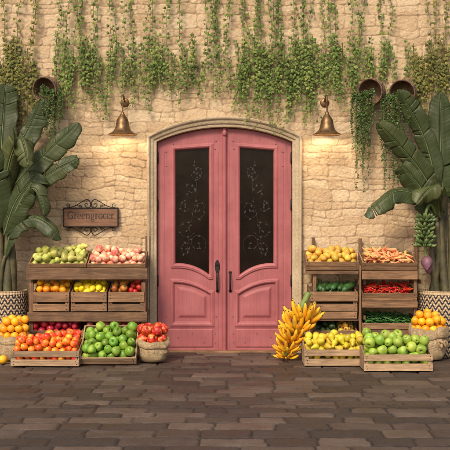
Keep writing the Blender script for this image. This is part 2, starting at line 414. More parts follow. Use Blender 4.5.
def mat_wicker():
    m, nt, b = newmat('brown_wicker'); uv = N(nt, 'ShaderNodeUVMap'); tc = N(nt, 'ShaderNodeTexCoord')
    w = N(nt, 'ShaderNodeTexWave', Scale=26.0, Distortion=2.0, Detail=2.0); w.bands_direction = 'Y'; L(nt, uv, 'UV', w, 'Vector')
    n1 = N(nt, 'ShaderNodeTexNoise', Scale=22.0, Detail=6.0, Roughness=0.7); L(nt, tc, 'Object', n1, 'Vector')
    r = ramp(nt, [(0.3, (0.11, 0.062, 0.036)), (0.7, (0.34, 0.21, 0.125))]); L(nt, n1, 'Fac', r, 'Fac')
    r2 = ramp(nt, [(0.1, (0.55, 0.5, 0.46)), (0.8, (1.1, 1.08, 1.05))]); L(nt, w, 'Fac', r2, 'Fac')
    x = mixc(nt, (r, 0), (r2, 0), 0.8, 'MULTIPLY'); L(nt, x, 2, b, 'Base Color')
    b.inputs['Roughness'].default_value = 0.8; b1 = bump(nt, b, w, 'Fac', 0.8, 0.008); bump(nt, b, n1, 'Fac', 0.5, 0.006, b1)
    return m
M['wicker'] = mat_wicker()
def mat_glass():
    m, nt, b = newmat('dark_door_glass'); tc = N(nt, 'ShaderNodeTexCoord')
    n1 = N(nt, 'ShaderNodeTexNoise', Scale=3.0, Detail=6.0, Roughness=0.6); L(nt, tc, 'Object', n1, 'Vector')
    r = ramp(nt, [(0.35, (0.006, 0.004, 0.003)), (0.7, (0.016, 0.010, 0.007))]); L(nt, n1, 'Fac', r, 'Fac'); L(nt, r, 0, b, 'Base Color')
    b.inputs['Specular IOR Level'].default_value = 0.14; b.inputs['Roughness'].default_value = 0.14; bump(nt, b, n1, 'Fac', 0.25, 0.01); return m
M['glass'] = mat_glass()
M['ivy'] = mat_leaf('ivy_leaf', (0.055, 0.10, 0.018), (0.145, 0.215, 0.045), (0.32, 0.37, 0.10), 0.5, 0.28)
M['ivyold'] = mat_leaf('yellowing_ivy_leaf', (0.07, 0.09, 0.02), (0.17, 0.18, 0.04), (0.34, 0.28, 0.08), 0.5, 0.28)
M['pearls'] = mat_leaf('trailing_leaf', (0.035, 0.075, 0.018), (0.08, 0.145, 0.035), (0.16, 0.22, 0.06), 0.45, 0.2)
M['banleaf'] = mat_leaf('banana_leaf', (0.022, 0.034, 0.013), (0.060, 0.080, 0.030), (0.18, 0.19, 0.07), 0.40, 0.25, veins=0.35, scale=2.2, brown=(0.10, 0.065, 0.03))
M['vine'] = mat_plain('vine_stem', (0.05, 0.04, 0.02), (0.11, 0.09, 0.04), 30, 0.8)
M['rib'] = mat_plain('leaf_midrib', (0.07, 0.095, 0.035), (0.14, 0.165, 0.065), 12, 0.45)
M['trunk'] = mat_plain('banana_stem', (0.035, 0.035, 0.018), (0.13, 0.11, 0.05), 9, 0.55, 0, 0.3)
M['soil'] = mat_plain('potting_soil', (0.02, 0.014, 0.01), (0.05, 0.035, 0.022), 40, 0.95, 0, 0.8)
M['bulb'] = None
def mat_bulb():
    m, nt, b = newmat('warm_bulb'); b.inputs['Base Color'].default_value = (1, .8, .5, 1)
    b.inputs['Emission Color'].default_value = (1, 0.68, 0.34, 1); b.inputs['Emission Strength'].default_value = 12; return m
M['bulb'] = mat_bulb()

# ------------------------------------------------------------------ setting: ground, paving
g = MB(); s = 40
ids = [g.vert((-s, -s, -0.03)), g.vert((s, -s, -0.03)), g.vert((s, s, -0.03)), g.vert((-s, s, -0.03))]; g.face(ids)
tag(g.build('ground', M['earth']), None, None, kind='structure')

def make_paving():
    st = 0.014; xs = np.arange(-4.2, 4.2, st); ys = np.arange(-5.2, 0.02, st)
    gx, gy = np.meshgrid(xs, ys); rng = np.random.RandomState(5)
    wx = gx + (fbm(gx * 3.1, gy * 3.1, 3) - .5) * .06 + (fbm(gx * 20, gy * 20, 33, 3) - .5) * .02; wy = gy + (fbm(gx * 3.1, gy * 3.1, 9) - .5) * .05
    R = stone_layout(-4.4, 4.4, -5.4, 0.2, (0.13, 0.25), (0.20, 0.46), 0.0, rng)
    D, T, U, W, O = rects_to_field(R, wx, wy, rng, 0.02)
    e = np.clip(D / 0.016, 0, 1); e = e * e * (3 - 2 * e)
    h = -0.016 + 0.016 * e + (O - .5) * .006 * e + U * .012 * e + W * .02 * e + (fbm(gx * 14, gy * 14, 21) - .5) * .008 + (fbm(gx * 55, gy * 55, 2, 2) - .5) * .002
    V = np.stack([gx, gy, h], -1).reshape(-1, 3)
    me = grid_mesh('paving', V, len(xs), len(ys), None, {'tone': T, 'joint': 1 - np.clip((D - .003) / .007, 0, 1)})
    me.materials.append(M['paving']); o = bpy.data.objects.new('paving', me); COL.objects.link(o)
    tag(o, None, None, kind='structure')
make_paving()

# ------------------------------------------------------------------ the doorway's outline (metres)
CX = X(224.5)
HW = 67.5 / 90.0                                   # half width of the door opening
def arc_z(x, zs, za, hw):                          # segmental arch through (+-hw, zs) with apex za
    r = za - zs; R = (hw * hw + r * r) / (2 * r)
    return za - R + np.sqrt(np.maximum(R * R - np.minimum(np.abs(x), R) ** 2, 0))
ZS_I, ZA_I = Z(142), Z(127.5)
HWO, ZS_O, ZA_O = 77.0 / 90, Z(136.5), Z(116.5)

def make_wall():
    st = 0.0072; xs = np.arange(-4.0, 4.0, st); zs = np.arange(-0.02, 4.35, st)
    gx, gz = np.meshgrid(xs, zs); rng = np.random.RandomState(17)
    wx = gx + (fbm(gx * 4, gz * 4, 3, 2) - .5) * .07 + (fbm(gx * 22, gz * 22, 13, 3) - .5) * .022; wz = gz + (fbm(gx * 3.4, gz * 3.4, 9, 2) - .5) * .075 + (fbm(gx * 20, gz * 20, 19, 3) - .5) * .022
    R = stone_layout(-4.6, 4.6, -0.15, 4.6, (0.075, 0.165), (0.13, 0.34), 0.36, rng)
    D, T, U, W, O = rects_to_field(R, wx, wz, rng, 0.035)
    jw = 0.003 + 0.007 * fbm(gx * 2, gz * 2, 77, 2)
    e = np.clip(D / jw, 0, 1); e = e * e * (3 - 2 * e)
    e2 = np.clip(D / 0.05, 0, 1) ** .6
    h = 0.0055 * e + 0.0015 * e2 + (O - .5) * .005 * e + U * .014 * e + W * .010 * e
    h = h + (fbm(gx * 9, gz * 9, 21) - .5) * .006 * (0.35 + .65 * e) + (fbm(gx * 40, gz * 40, 2, 4) - .5) * .011
    V = np.stack([gx, -h, gz], -1).reshape(-1, 3)
    cx = (gx[:-1, :-1] + gx[1:, 1:]) / 2 - CX; cz = (gz[:-1, :-1] + gz[1:, 1:]) / 2
    hw = (HW + HWO) / 2; inside = (np.abs(cx) < hw) & (cz < arc_z(cx, (ZS_I + ZS_O) / 2, (ZA_I + ZA_O) / 2, hw))
    me = grid_mesh('stone_face', V, len(xs), len(zs), ~inside, {'tone': T, 'joint': (1 - np.clip((D - .001) / .007, 0, 1)) * .85})
    me.materials.append(M['stone'])
    t = thing('stone_wall', (0, 0, 0), 'pale honey coloured rubble stone wall behind the whole greengrocer display', 'wall')
    o = bpy.data.objects.new('stone_face', me); COL.objects.link(o); o.parent = t
    core = MB()
    hx = HW + 0.09
    for x0, x1, z0, z1 in ((-4.0, CX - hx, -.02, 4.34), (CX + hx, 4.0, -.02, 4.34), (CX - hx, CX + hx, ZA_O - .06, 4.34)):
        board(core, ((x0 + x1) / 2, 0.24, (z0 + z1) / 2), x1 - x0, 0.42, z1 - z0)
    core.build('wall_core', M['trim'], t)
    dk = MB(); board(dk, (CX, 0.30, 1.25), 2 * hx, 0.02, 2.7); dk.build('inner_lining', M['rack'], t)
make_wall()

def make_surround():
    mb = MB(); st = []
    n = 14
    for k in range(n): st.append(((-HW, ZS_I * k / n), (-HWO, ZS_O * k / n)))
    m = 36
    for k in range(m + 1):
        u = -1 + 2 * k / m
        st.append(((u * HW, float(arc_z(u * HW, ZS_I, ZA_I, HW))), (u * HWO, float(arc_z(u * HWO, ZS_O, ZA_O, HWO)))))
    for k in range(n - 1, -1, -1): st.append(((HW, ZS_I * k / n), (HWO, ZS_O * k / n)))
    prof = [(-0.0, -0.16), (0.0, 0.020), (0.03, 0.036), (0.12, 0.040), (0.26, 0.040), (0.30, 0.050), (0.36, 0.058), (0.62, 0.060), (0.68, 0.072), (0.78, 0.085), (0.92, 0.085), (0.98, 0.076), (1.0, 0.06), (1.0, -0.03)]
    rows = []
    for (a, b) in st:
        rows.append([mb.vert((CX + a[0] + (b[0] - a[0]) * s_, -h_ + random.uniform(-.0012, .0012), a[1] + (b[1] - a[1]) * s_)) for s_, h_ in prof])
    for i in range(len(rows) - 1):
        for j in range(len(prof) - 1): mb.face((rows[i][j], rows[i + 1][j], rows[i + 1][j + 1], rows[i][j + 1]))
    o = mb.build('door_surround', M['trim'], loc=(CX, 0, 0), smooth=True)
    e = o.modifiers.new('edges', 'EDGE_SPLIT'); e.split_angle = math.radians(50)
    tag(o, 'arched moulded stone surround framing the pink double door', 'door frame')
make_surround()

# ------------------------------------------------------------------ pink double door
def make_door():
    root = thing('double_door', (CX, 0.03, 0.0), 'pink arched double door with tall dark glass panes and iron handles', 'door')
    YB = 0.035                                     # face of the leaf lies a little behind the wall
    px = lambda v: (v - 224.5) / 90.0
    for sgn in (-1, 1):
        st = 0.0045
        xa, xb = -HW + 0.004, -0.008               # left leaf in door coordinates; the right leaf is its mirror
        xs = np.arange(xa, xb + st * .5, st); nx = len(xs)
        nz = 560; tz = np.linspace(0, 1, nz)
        top = arc_z(xs, ZS_I, ZA_I, HW) - 0.006
        gx = np.repeat(xs[None, :], nz, 0); gz = 0.012 + tz[:, None] * (top[None, :] - 0.012)
        def panel(x0, x1, zb, zt):                 # signed distance, negative inside
            t = np.clip((gx - x0) / (x1 - x0), 0, 1)
            b_, t_ = zb(t), zt(t)
            return np.maximum(np.maximum(x0 - gx, gx - x1), np.maximum((b_ - gz) * .85, gz - t_))
        gl = panel(px(175.0), px(209.0), lambda t: Z(263.5) - (11.5 / 90) * t ** 2.3, lambda t: Z(150) + (2.6 / 90) * t)
        lo = panel(px(174.0), px(210.0), lambda t: Z(322.5) + 0 * t, lambda t: Z(283.5) - (11.5 / 90) * t ** 2.1)
        ki = panel(px(168.0), px(213.0), lambda t: Z(347.5) + 0 * t, lambda t: Z(329.5) + 0 * t)
        def sm(a, b_, v): u = np.clip((v - a) / (b_ - a), 0, 1); return u * u * (3 - 2 * u)
        h = np.zeros(gx.shape)
        w = 0.045
        mould = lambda sd: 0.016 * np.clip(1 - np.abs((sd - .022) / .022), 0, 1) ** .6 + 0.007 * np.exp(-((sd - .040) / .005) ** 2)
        h += mould(gl) - 0.030 * (1 - sm(-.006, .002, gl))
        h += mould(lo) - 0.012 * (1 - sm(-.003, .003, lo)) + 0.016 * (1 - sm(-.070, -.035, lo))
        h += 0.010 * (1 - sm(-.004, .001, ki)) - 0.004 * np.exp(-((ki - .004) / .003) ** 2)
        for gxv in (px(164.5), px(219)): h -= 0.004 * np.exp(-((gx - gxv) / .0035) ** 2) * (gz < Z(152)) 
        h += (fbm(gx * 60, gz * 4, 5, 3) - .5) * .0016
        V = np.stack([CX + sgn * gx * -1 if sgn > 0 else CX + gx, YB - h, gz], -1).reshape(-1, 3)
        V = V - np.array([CX, 0.03, 0.0])
        keep = ~((gl[:-1, :-1] < -0.008) & (gl[1:, 1:] < -0.008) & (gl[1:, :-1] < -0.008))
        me = grid_mesh('door_leaf', V, nx, nz, keep)
        if sgn > 0: me.flip_normals()
        me.materials.append(M['paint'])
        leaf = bpy.data.objects.new('door_leaf', me); COL.objects.link(leaf); leaf.parent = root; leaf['_base'] = root['_base']
        if sgn < 0: leaf['label'] = 'left pink leaf with the keyhole plate'
        so = leaf.modifiers.new('Solid', 'SOLIDIFY'); so.thickness = 0.045; so.offset = -1
        Mx = lambda x: CX + (x if sgn < 0 else -x)
        # pane
        q = MB(); x0, x1 = px(173.6), px(210.4)
        pts = [(x0, Z(148)), (x1, Z(145.4))] + [(x0 + (x1 - x0) * t, Z(264.9) - (11.5 / 90) * t ** 2.3) for t in (1, .9, .8, .7, .6, .5, .35, .2, 0)]
        fr = [q.vert((Mx(a), YB + 0.022, b_)) for a, b_ in pts]
        q.face(fr if sgn > 0 else list(reversed(fr)))
        q.build('glass_pane', M['glass'], leaf)
        # etched scrollwork carried on the pane
        sc = MB()
        def sp(cx, cz, r0, turns, a0, dirn, stretch=1.0, n=26):
            out = []
            for i in range(n):
                t = i / (n - 1); a = a0 + dirn * turns * 2 * math.pi * t; r = r0 * (1 - .8 * t)
                out.append((cx + r * math.cos(a), cz + stretch * r * math.sin(a)))
            return out
        for path in (sp(px(197), Z(244), .11, 1.3, -1.2, 1, 1.2), sp(px(186), Z(228), .10, 1.2, -.4, -1, 1.2), sp(px(199), Z(209), .09, 1.25, 3.6, 1, 1.3),
                     sp(px(186), Z(250), .08, 1.2, .6, 1), sp(px(191), Z(190), .07, 1.2, -1.6, -1, 1.5),
                     [(px(192) + .05 * math.sin(z_ * 4.2), z_) for z_ in np.linspace(Z(259), Z(160), 34)], sp(px(197), Z(172), .07, 1.2, 3.4, 1, 1.4), sp(px(184), Z(205), .06, 1.1, -.4, -1, 1.4)):
            path = [(min(max(a, px(176)), px(208)), b_) for a, b_ in path]
            tube(sc, [(Mx(a), YB + 0.020, b_) for a, b_ in path], 0.0028, 5)
            for q_ in range(3, len(path) - 2, 4):
                (a, b_), (a2, b2) = path[q_], path[q_ + 1]; tv = Vector((a2 - a, 0, b2 - b_)).normalized(); sd_ = Vector((tv.z, 0, -tv.x)) * (1 if q_ % 8 < 4 else -1)
                dl = (tv * .8 + sd_ * .75).normalized(); wl_ = Vector((dl.z, 0, -dl.x)); lf = random.uniform(.022, .040)
                if not px(177) < a + dl.x * lf < px(207): continue
                pr_ = [(0, 0), (.35, .26), (.7, .2), (1, 0), (.7, -.2), (.35, -.26)]
                ids = [sc.vert((Mx(a + dl.x * u_ * lf + wl_.x * v_ * lf), YB + .0175 - .0002 * q_ * .1, b_ + dl.z * u_ * lf + wl_.z * v_ * lf)) for u_, v_ in pr_]
                sc.face(ids if sgn > 0 else ids[::-1])
        sc.build('scrollwork', M['scroll'], leaf, smooth=True)
        # studs
        for (u, v) in ((166, 152), (215, 149), (166, 166), (166, 317), (216, 317), (166, 334), (166, 343), (215.5, 334), (215.5, 343), (192, 334), (204, 343), (178, 338), (216, 141), (173, 144)):
            sd = MB(); lathe(sd, [(0.007, 0), (0.006, .003), (0.003, .005), (0, .0055)], 8, Matrix.Translation((Mx(px(u)), YB - .001 - (.009 if v > 330 and 168 < u < 213 else 0), Z(v))) @ Matrix.Rotation(math.pi / 2, 4, 'X'))
            sd.build('stud', M['stud'], leaf, smooth=True)
        # hinges
        for v in (158, 205, 281, 340):
            hg = MB(); xo = Mx(-HW + .006)
            tube(hg, [(xo, YB - .008, Z(v + 5)), (xo, YB - .008, Z(v - 5))], 0.009, 8)
            for e in (-5.6, 5.6): tube(hg, [(xo, YB - .008, Z(v + e + .5)), (xo, YB - .008, Z(v + e - .5))], 0.006, 8)
            hg.build('hinge', M['iron'], leaf, smooth=True)
        # handles
        hd = MB()
        xh = CX + (px(217.3) if sgn < 0 else px(230.2))
        yf = YB - 0.002
        if sgn < 0:
            pl = MB()
            ring = [(0.026 * math.sin(a) * (1 - .30 * (math.cos(a) < 0) * -math.cos(a)), Z(267.2) + 0.075 * math.cos(a)) for a in np.linspace(0, 2 * math.pi, 24, endpoint=False)]
            f0 = [pl.vert((xh + a, yf - .010, b_)) for a, b_ in ring]; f1 = [pl.vert((xh + a * 1.1, yf, Z(267.2) + (b_ - Z(267.2)) * 1.06)) for a, b_ in ring]
            pl.face(f0)
            for i in range(24): pl.face((f0[i], f1[i], f1[(i + 1) % 24], f0[(i + 1) % 24]))
            lathe(pl, [(0.013, 0), (.013, .012), (.009, .016), (0, .017)], 12, Matrix.Translation((xh, yf - .008, Z(264.5))) @ Matrix.Rotation(math.pi / 2, 4, 'X'))
            pl.build('lock_plate', M['iron'], leaf)
            zt, zb2, rr = Z(272), Z(291), 0.009
        else: zt, zb2, rr = Z(272.5), Z(291), 0.007
        pts = bez([(xh, yf, zt), (xh, yf - .03, zt - .012), (xh, yf - .052, (zt + zb2) / 2), (xh, yf - .03, zb2 + .014), (xh, yf, zb2)], 16)
        tube(hd, pts, [rr * (1 + .35 * math.sin(math.pi * i / 15)) for i in range(16)], 10)
        for zz in (zt, zb2): lathe(hd, [(0.018, 0), (0.017, .005), (.009, .009), (0, .010)], 14, Matrix.Translation((xh, yf, zz)) @ Matrix.Rotation(math.pi / 2, 4, 'X'))
        hd.build('handle', M['iron'], leaf, smooth=True)
    # meeting bead between the leaves
    a = MB(); prof = [(-.032, 0.004), (-.032, -.006), (-.024, -.010), (-.020, -.022), (-.010, -.030), (.0, -.033), (.010, -.030), (.020, -.022), (.024, -.010), (.032, -.006), (.032, 0.004)]
    zz = [0.012, ZA_I - 0.007]; rows = [[a.vert((CX + u, YB + v, z_)) for u, v in prof] for z_ in zz]
    for j in range(len(prof) - 1): a.face((rows[0][j], rows[0][j + 1], rows[1][j + 1], rows[1][j]))
    a.face(rows[1])
    a.build('meeting_bead', M['paint'], root)
    for v in (133,):
        k = MB(); lathe(k, [(0.026, 0), (.026, .012), (.02, .02), (0, .024)], 14, Matrix.Translation((CX, YB - .026, Z(v))) @ Matrix.Rotation(math.pi / 2, 4, 'X') @ Matrix.Scale(1.35, 4, (0, 1, 0)))
        k.build('bead_boss', M['paint'], root, smooth=True)
    th = MB(); board(th, (CX, 0.02, 0.006), 2 * HW - .004, 0.12, 0.022); th.build('threshold', M['rack'], root, bevel=.003)
M['scroll'] = mat_plain('etched_scroll', (0.012, 0.008, 0.006), (0.026, 0.019, 0.014), 40, 0.5, 0.0)
make_door()

# ------------------------------------------------------------------ bell wall lamps
def make_lamp(px, label):
    d = 0.24; x = X(px, d); top = Z(114, d)
    t = thing('wall_lamp', (x, 0, Z(100)), label, 'lamp', 'bell lamps on the wall')
    a = MB()
    z0 = Z(98, d)
    tube(a, bez([(x, -.0, z0 - .02), (x, -.10, z0 + .03), (x, -.2, z0 + .035), (x, -d, z0 - .02), (x, -d, z0 - .09), (x, -d, top)], 26), 0.0085, 10)
    a.build('arm', M['bronze'], t, smooth=True)
    b = MB(); lathe(b, [(0.05, -.01), (0.05, .012), (.042, .018), (.02, .022), (0, .022)], 20, Matrix.Translation((x, 0, z0 - .02)) @ Matrix.Rotation(math.pi / 2, 4, 'X'))
    b.build('wall_plate', M['bronze'], t, smooth=True)
    s_ = MB(); u = 1 / S(d)
    prof = [(14.3, 135.0), (14.0, 134.2), (11.2, 132.8), (8.6, 130.4), (7.2, 127.4), (6.5, 124), (5.9, 120.5), (4.6, 117.6), (2.9, 115.6), (2.2, 114.2), (1.7, 113.4), (1.7, 112.2), (0, 111.9)]
    outer = [(r * u, Z(y, d)) for r, y in prof]
    inner = [(max(r - .004, .003), z - .003) for r, z in outer[1:9]]
    lathe(s_, list(reversed(inner)) + outer, 36, Matrix.Translation((x, -d, 0)))
    s_.build('lamp_shade', M['bronze'], t, smooth=True)
    bl = MB(); c = Z(125.5, d)
    lathe(bl, [(0, c - .035), (.018, c - .03), (.027, c - .012), (.027, c + .004), (.016, c + .026), (.012, c + .045), (0, c + .046)], 16, Matrix.Translation((x, -d, 0)))
    bl.build('bulb', M['bulb'], t, smooth=True)
    ld = bpy.data.lights.new('lamp_light', 'POINT'); ld.energy = LAMP_W; ld.color = (1.0, 0.78, 0.52); ld.shadow_soft_size = 0.035
    lo = bpy.data.objects.new('lamp_light', ld); COL.objects.link(lo); lo.location = (x, -d, Z(131.5, d))
LAMP_W = 4.2
make_lamp(122.5, 'bell shaped bronze wall lamp above the Greengrocer sign, left of the door')
make_lamp(327.0, 'bell shaped bronze wall lamp on the right of the door, beside the hanging wicker baskets')

# ------------------------------------------------------------------ sign
def make_sign():
    x0, x1, z0, z1 = X(64.6), X(118.6), Z(226.5), Z(208.2); cx = (x0 + x1) / 2
    t = thing('shop_sign', (cx, 0, z0), 'brown wooden Greengrocer sign in a black iron scroll frame on the wall', 'sign')
    b = MB(); board(b, (cx, -.045, (z0 + z1) / 2), x1 - x0 - .01, .03, z1 - z0 - .01); b.build('board', M['signwood'], t, bevel=.002)
    f = MB()
    for (a, bb, c, dd) in ((x0, x1, z0 - .006, z0 + .006), (x0, x1, z1 - .006, z1 + .006)): board(f, ((a + bb) / 2, -.047, (c + dd) / 2), bb - a + .012, .040, dd - c)
    for xx in (x0, x1): board(f, (xx, -.047, (z0 + z1) / 2), .012, .040, z1 - z0 - .012)
    for xx in (x0 + .06, x1 - .06): board(f, (xx, -.014, (z0 + z1) / 2), .02, .03, .03)
    f.build('frame', M['iron'], t, bevel=.001)
    for up in (1, -1):
        s_ = MB(); zb = z1 if up > 0 else z0
        def P2(u, v): return Vector((cx + u, -.047, zb + up * v))
        for sg in (-1, 1):
            tube(s_, bez([P2(sg * .245, .004), P2(sg * .17, .028), P2(sg * .10, .070), P2(sg * .045, .096), P2(sg * .012, .072), P2(sg * .004, .028), P2(sg * .022, .008), P2(sg * .05, .012), P2(sg * .068, .036), P2(sg * .05, .052), P2(sg * .035, .040)], 50), .0048, 6)
            tube(s_, bez([P2(sg * .155, .034), P2(sg * .125, .018), P2(sg * .10, .012), P2(sg * .115, .034), P2(sg * .13, .022)], 24), .004, 6)
            tube(s_, bez([P2(sg * .275, .002), P2(sg * .24, .014), P2(sg * .235, .040), P2(sg * .262, .046), P2(sg * .266, .026), P2(sg * .25, .024)], 24), .004, 6)
        s_.build('scrollwork', M['iron'], t, smooth=True)
    # serif lettering, each glyph made of strokes with thick and thin parts (unit = x-height)
    def arc(cx_, cz_, rx, rz, a0, a1, thin, thick, n=22):
        out = []
        for i in range(n):
            a = math.radians(a0 + (a1 - a0) * i / (n - 1))
            out.append((cx_ + rx * math.cos(a), cz_ + rz * math.sin(a), thin + (thick - thin) * abs(math.cos(a)) ** 1.3))
        return out
    K, H = 0.20, 0.07
    stem = lambda x, a, b_: [(x, a, K), (x, b_, K)]
    bar = lambda xa, xb, z_: [(xa, z_, H), (xb, z_, H)]
    glyph = {
        'G': (1.55, [arc(.72, .72, .60, .72, 52, 318, H, .24), stem(1.20, .06, .58), bar(.92, 1.42, .62), [(1.17, 1.42, H), (1.17, 1.02, H)], [(1.17, 1.20, .10), (1.06, 1.33, .10)]]),
        'r': (0.80, [stem(.24, 0, .98), bar(.04, .46, .03), bar(.06, .24, .95), [(.30, .62, H), (.42, .86, .09), (.58, .93, .15), (.68, .86, .17)]]),
        'e': (0.98, [arc(.48, .50, .37, .48, 8, 318, H, .19), bar(.14, .84, .55)]),
        'n': (1.18, [stem(.24, 0, .98), bar(.04, .46, .03), bar(.06, .24, .95), [(.26, .66, H), (.42, .88, .09), (.62, .95, .12), (.80, .86, .18), (.86, .68, K), (.86, 0, K)], bar(.66, 1.08, .03)]),
        'g': (1.06, [arc(.44, .62, .28, .33, 0, 360, H, .16), arc(.48, -.30, .36, .24, 0, 360, H + .02, .13), [(.30, .34, .08), (.18, .16, .09), (.30, .03, .14), (.62, -.03, .15), (.82, -.18, .12)], [(.62, .86, H), (.80, .97, H), (.94, .94, .13)]]),
        'o': (1.06, [arc(.52, .48, .40, .48, 0, 360, H, .19)]),
        'c': (0.94, [arc(.50, .48, .37, .48, 48, 318, H, .19), [(.72, .80, .16), (.76, .76, .14)]]),
    }
    word = 'Greengrocer'; tot = sum(glyph[c][0] for c in word); span = (x1 - x0) * .86; u = span / tot
    xx = cx - span / 2; zb = (z0 + z1) / 2 - .36 * u; k = MB()
    for ci, c in enumerate(word):
        for si, stk in enumerate(glyph[c][1]):
            pts = [(xx + a * u, zb + b_ * u * 1.22, w * u) for a, b_, w in stk]; rows = []
            yy = -.0622 - .00012 * si
            for i, (a, b_, w) in enumerate(pts):
                p0 = pts[max(i - 1, 0)]; p1 = pts[min(i + 1, len(pts) - 1)]
                tx, tz = p1[0] - p0[0], p1[1] - p0[1]; l = math.hypot(tx, tz) or 1; nx_, nz_ = -tz / l * w / 2, tx / l * w / 2
                rows.append([k.vert((a + nx_, yy, b_ + nz_)), k.vert((a - nx_, yy, b_ - nz_)), k.vert((a + nx_, -.0595, b_ + nz_)), k.vert((a - nx_, -.0595, b_ - nz_))])
            for i in range(len(rows) - 1):
                A, B = rows[i], rows[i + 1]
                k.face((A[0], A[1], B[1], B[0])); k.face((A[0], B[0], B[2], A[2])); k.face((A[1], A[3], B[3], B[1]))
        xx += glyph[c][0] * u
    k.build('lettering', M['ink'], t)
make_sign()

# ------------------------------------------------------------------ crates, racks and fruit packing
def settle(n, r, W, Lg, seed, iters=260, rj=0.12, ang=0.0):
    rng = np.random.RandomState(seed)
    rad = r * (1 + rng.uniform(-rj, rj, n))
    p = np.stack([rng.uniform(r, W - r, n), rng.uniform(r, Lg - r, n), r + rng.uniform(0, 1, n) * r * 2.4 * max(1, n * (2 * r) ** 2 / (W * Lg))], 1)
    for it in range(iters):
        if it < iters - 30: p[:, 2] -= r * 0.08
        for sub in range(2):
            d = p[:, None, :] - p[None, :, :]; dist = np.linalg.norm(d, axis=2) + 1e-9
            ov = (rad[:, None] + rad[None, :]) * .985 - dist; np.fill_diagonal(ov, 0); ov = np.maximum(ov, 0)
            p += 0.5 * 0.7 * (d / dist[..., None] * ov[..., None]).sum(1)
            p[:, 0] = np.clip(p[:, 0], rad, W - rad); p[:, 1] = np.clip(p[:, 1], np.maximum(rad, (rad * .96 + p[:, 2] * math.sin(ang)) / math.cos(ang)), np.maximum(Lg - rad, (Lg * math.cos(ang) - rad + p[:, 2] * math.sin(ang)) / math.cos(ang)))
            p[:, 2] = np.maximum(p[:, 2], rad)
    return p, rad

def rand_quat(rng):
    q = rng.normal(size=4); q /= np.linalg.norm(q); return Quaternion(q)

class Kind:
    def __init__(s, name, mesh, r, stem=None, lie=None): s.name, s.mesh, s.r, s.stem, s.lie = name, mesh, r, stem, lie
    def place(s, p, q, scale, label, cat, group):
        o = bpy.data.objects.new(s.name, s.mesh); COL.objects.link(o)
        o.rotation_mode = 'QUATERNION'; o.location = p; o.rotation_quaternion = q; o.scale = [scale * random.uniform(.94, 1.06) for _ in range(3)]
        tag(o, label, cat, group)
        if s.stem:
            c = bpy.data.objects.new('stem', s.stem); COL.objects.link(c); c.parent = o
        return o

def meshof(mb, name, mats):
    o = mb.build(name, mats, loc=(0, 0, 0), smooth=True); me = o.data; bpy.data.objects.remove(o); me.name = name; return me

def fruit_mesh(name, prof, mat, segs=18, lobes=0, lob=0.0, bend=0.0, eye=None, squash=1.0):
    mb = MB()
    zmin, zmax = min(p[1] for p in prof), max(p[1] for p in prof)
    def fn(p, a, i):
        f = 1 + lob * math.cos(lobes * a) * (0.35 + .65 * ((p.z - zmin) / (zmax - zmin))) if lobes else 1
        return Vector((p.x * f + bend * (p.z / zmax) ** 2, p.y * f * squash, p.z))
    lathe(mb, prof, segs, None, 0, fn)
    mats = [mat]
    if eye:                                         # dark calyx at an end: small disc proud of the skin
        z, rr, em = eye; mats.append(em)
        sgn = 1 if z > 0 else -1
        lathe(mb, [(rr, z - sgn * .002), (rr * .7, z + sgn * .0015), (rr * .35, z + sgn * .0005), (0, z + sgn * .001)] if sgn > 0 else [(0, z - .001), (rr * .35, z - .0005), (rr * .7, z - .0015), (rr, z + .002)], 8, None, 1)
    return meshof(mb, name, mats)
def stem_mesh(z, ln=0.018, r=0.0016, mat=None, lean=.004):
    mb = MB(); tube(mb, [(0, 0, z - .008), (lean * .3, 0, z + ln * .5), (lean, .001, z + ln)], [r, r, r * 1.35], 6)
    return meshof(mb, 'stem', [mat or M['stem']])
def circ(r, zs=1.0, n=11, dimple=0.0, dimb=0.0):
    out = []
    for i in range(n):
        a = -math.pi / 2 + math.pi * i / (n - 1)
        z = r * zs * math.sin(a); rr = r * math.cos(a)
        t = abs(a) / (math.pi / 2)
        if a > 0 and dimple: z -= r * dimple * max(0, (t - .55) / .45) ** 1.6
        if a < 0 and dimb: z += r * dimb * max(0, (t - .6) / .4) ** 1.6
        out.append((max(rr, 0) if 0 < i < n - 1 else 0, z))
    return out
def apple_prof(r):
    pts = [(0, -.74), (.14, -.80), (.30, -.86), (.52, -.80), (.76, -.56), (.94, -.18), (1.0, .18), (.95, .50), (.78, .76), (.54, .88), (.32, .86), (.15, .72), (.05, .56), (0, .52)]
    return [(a * r, b_ * r) for a, b_ in pts]
def pear_prof(r):
    pts = [(0, -.88), (.2, -.96), (.5, -.92), (.82, -.66), (1.0, -.22), (.96, .22), (.78, .68), (.58, 1.08), (.45, 1.42), (.36, 1.66), (.22, 1.80), (0, 1.82)]
    return [(a * r, b_ * r * .95 - .25 * r) for a, b_ in pts]

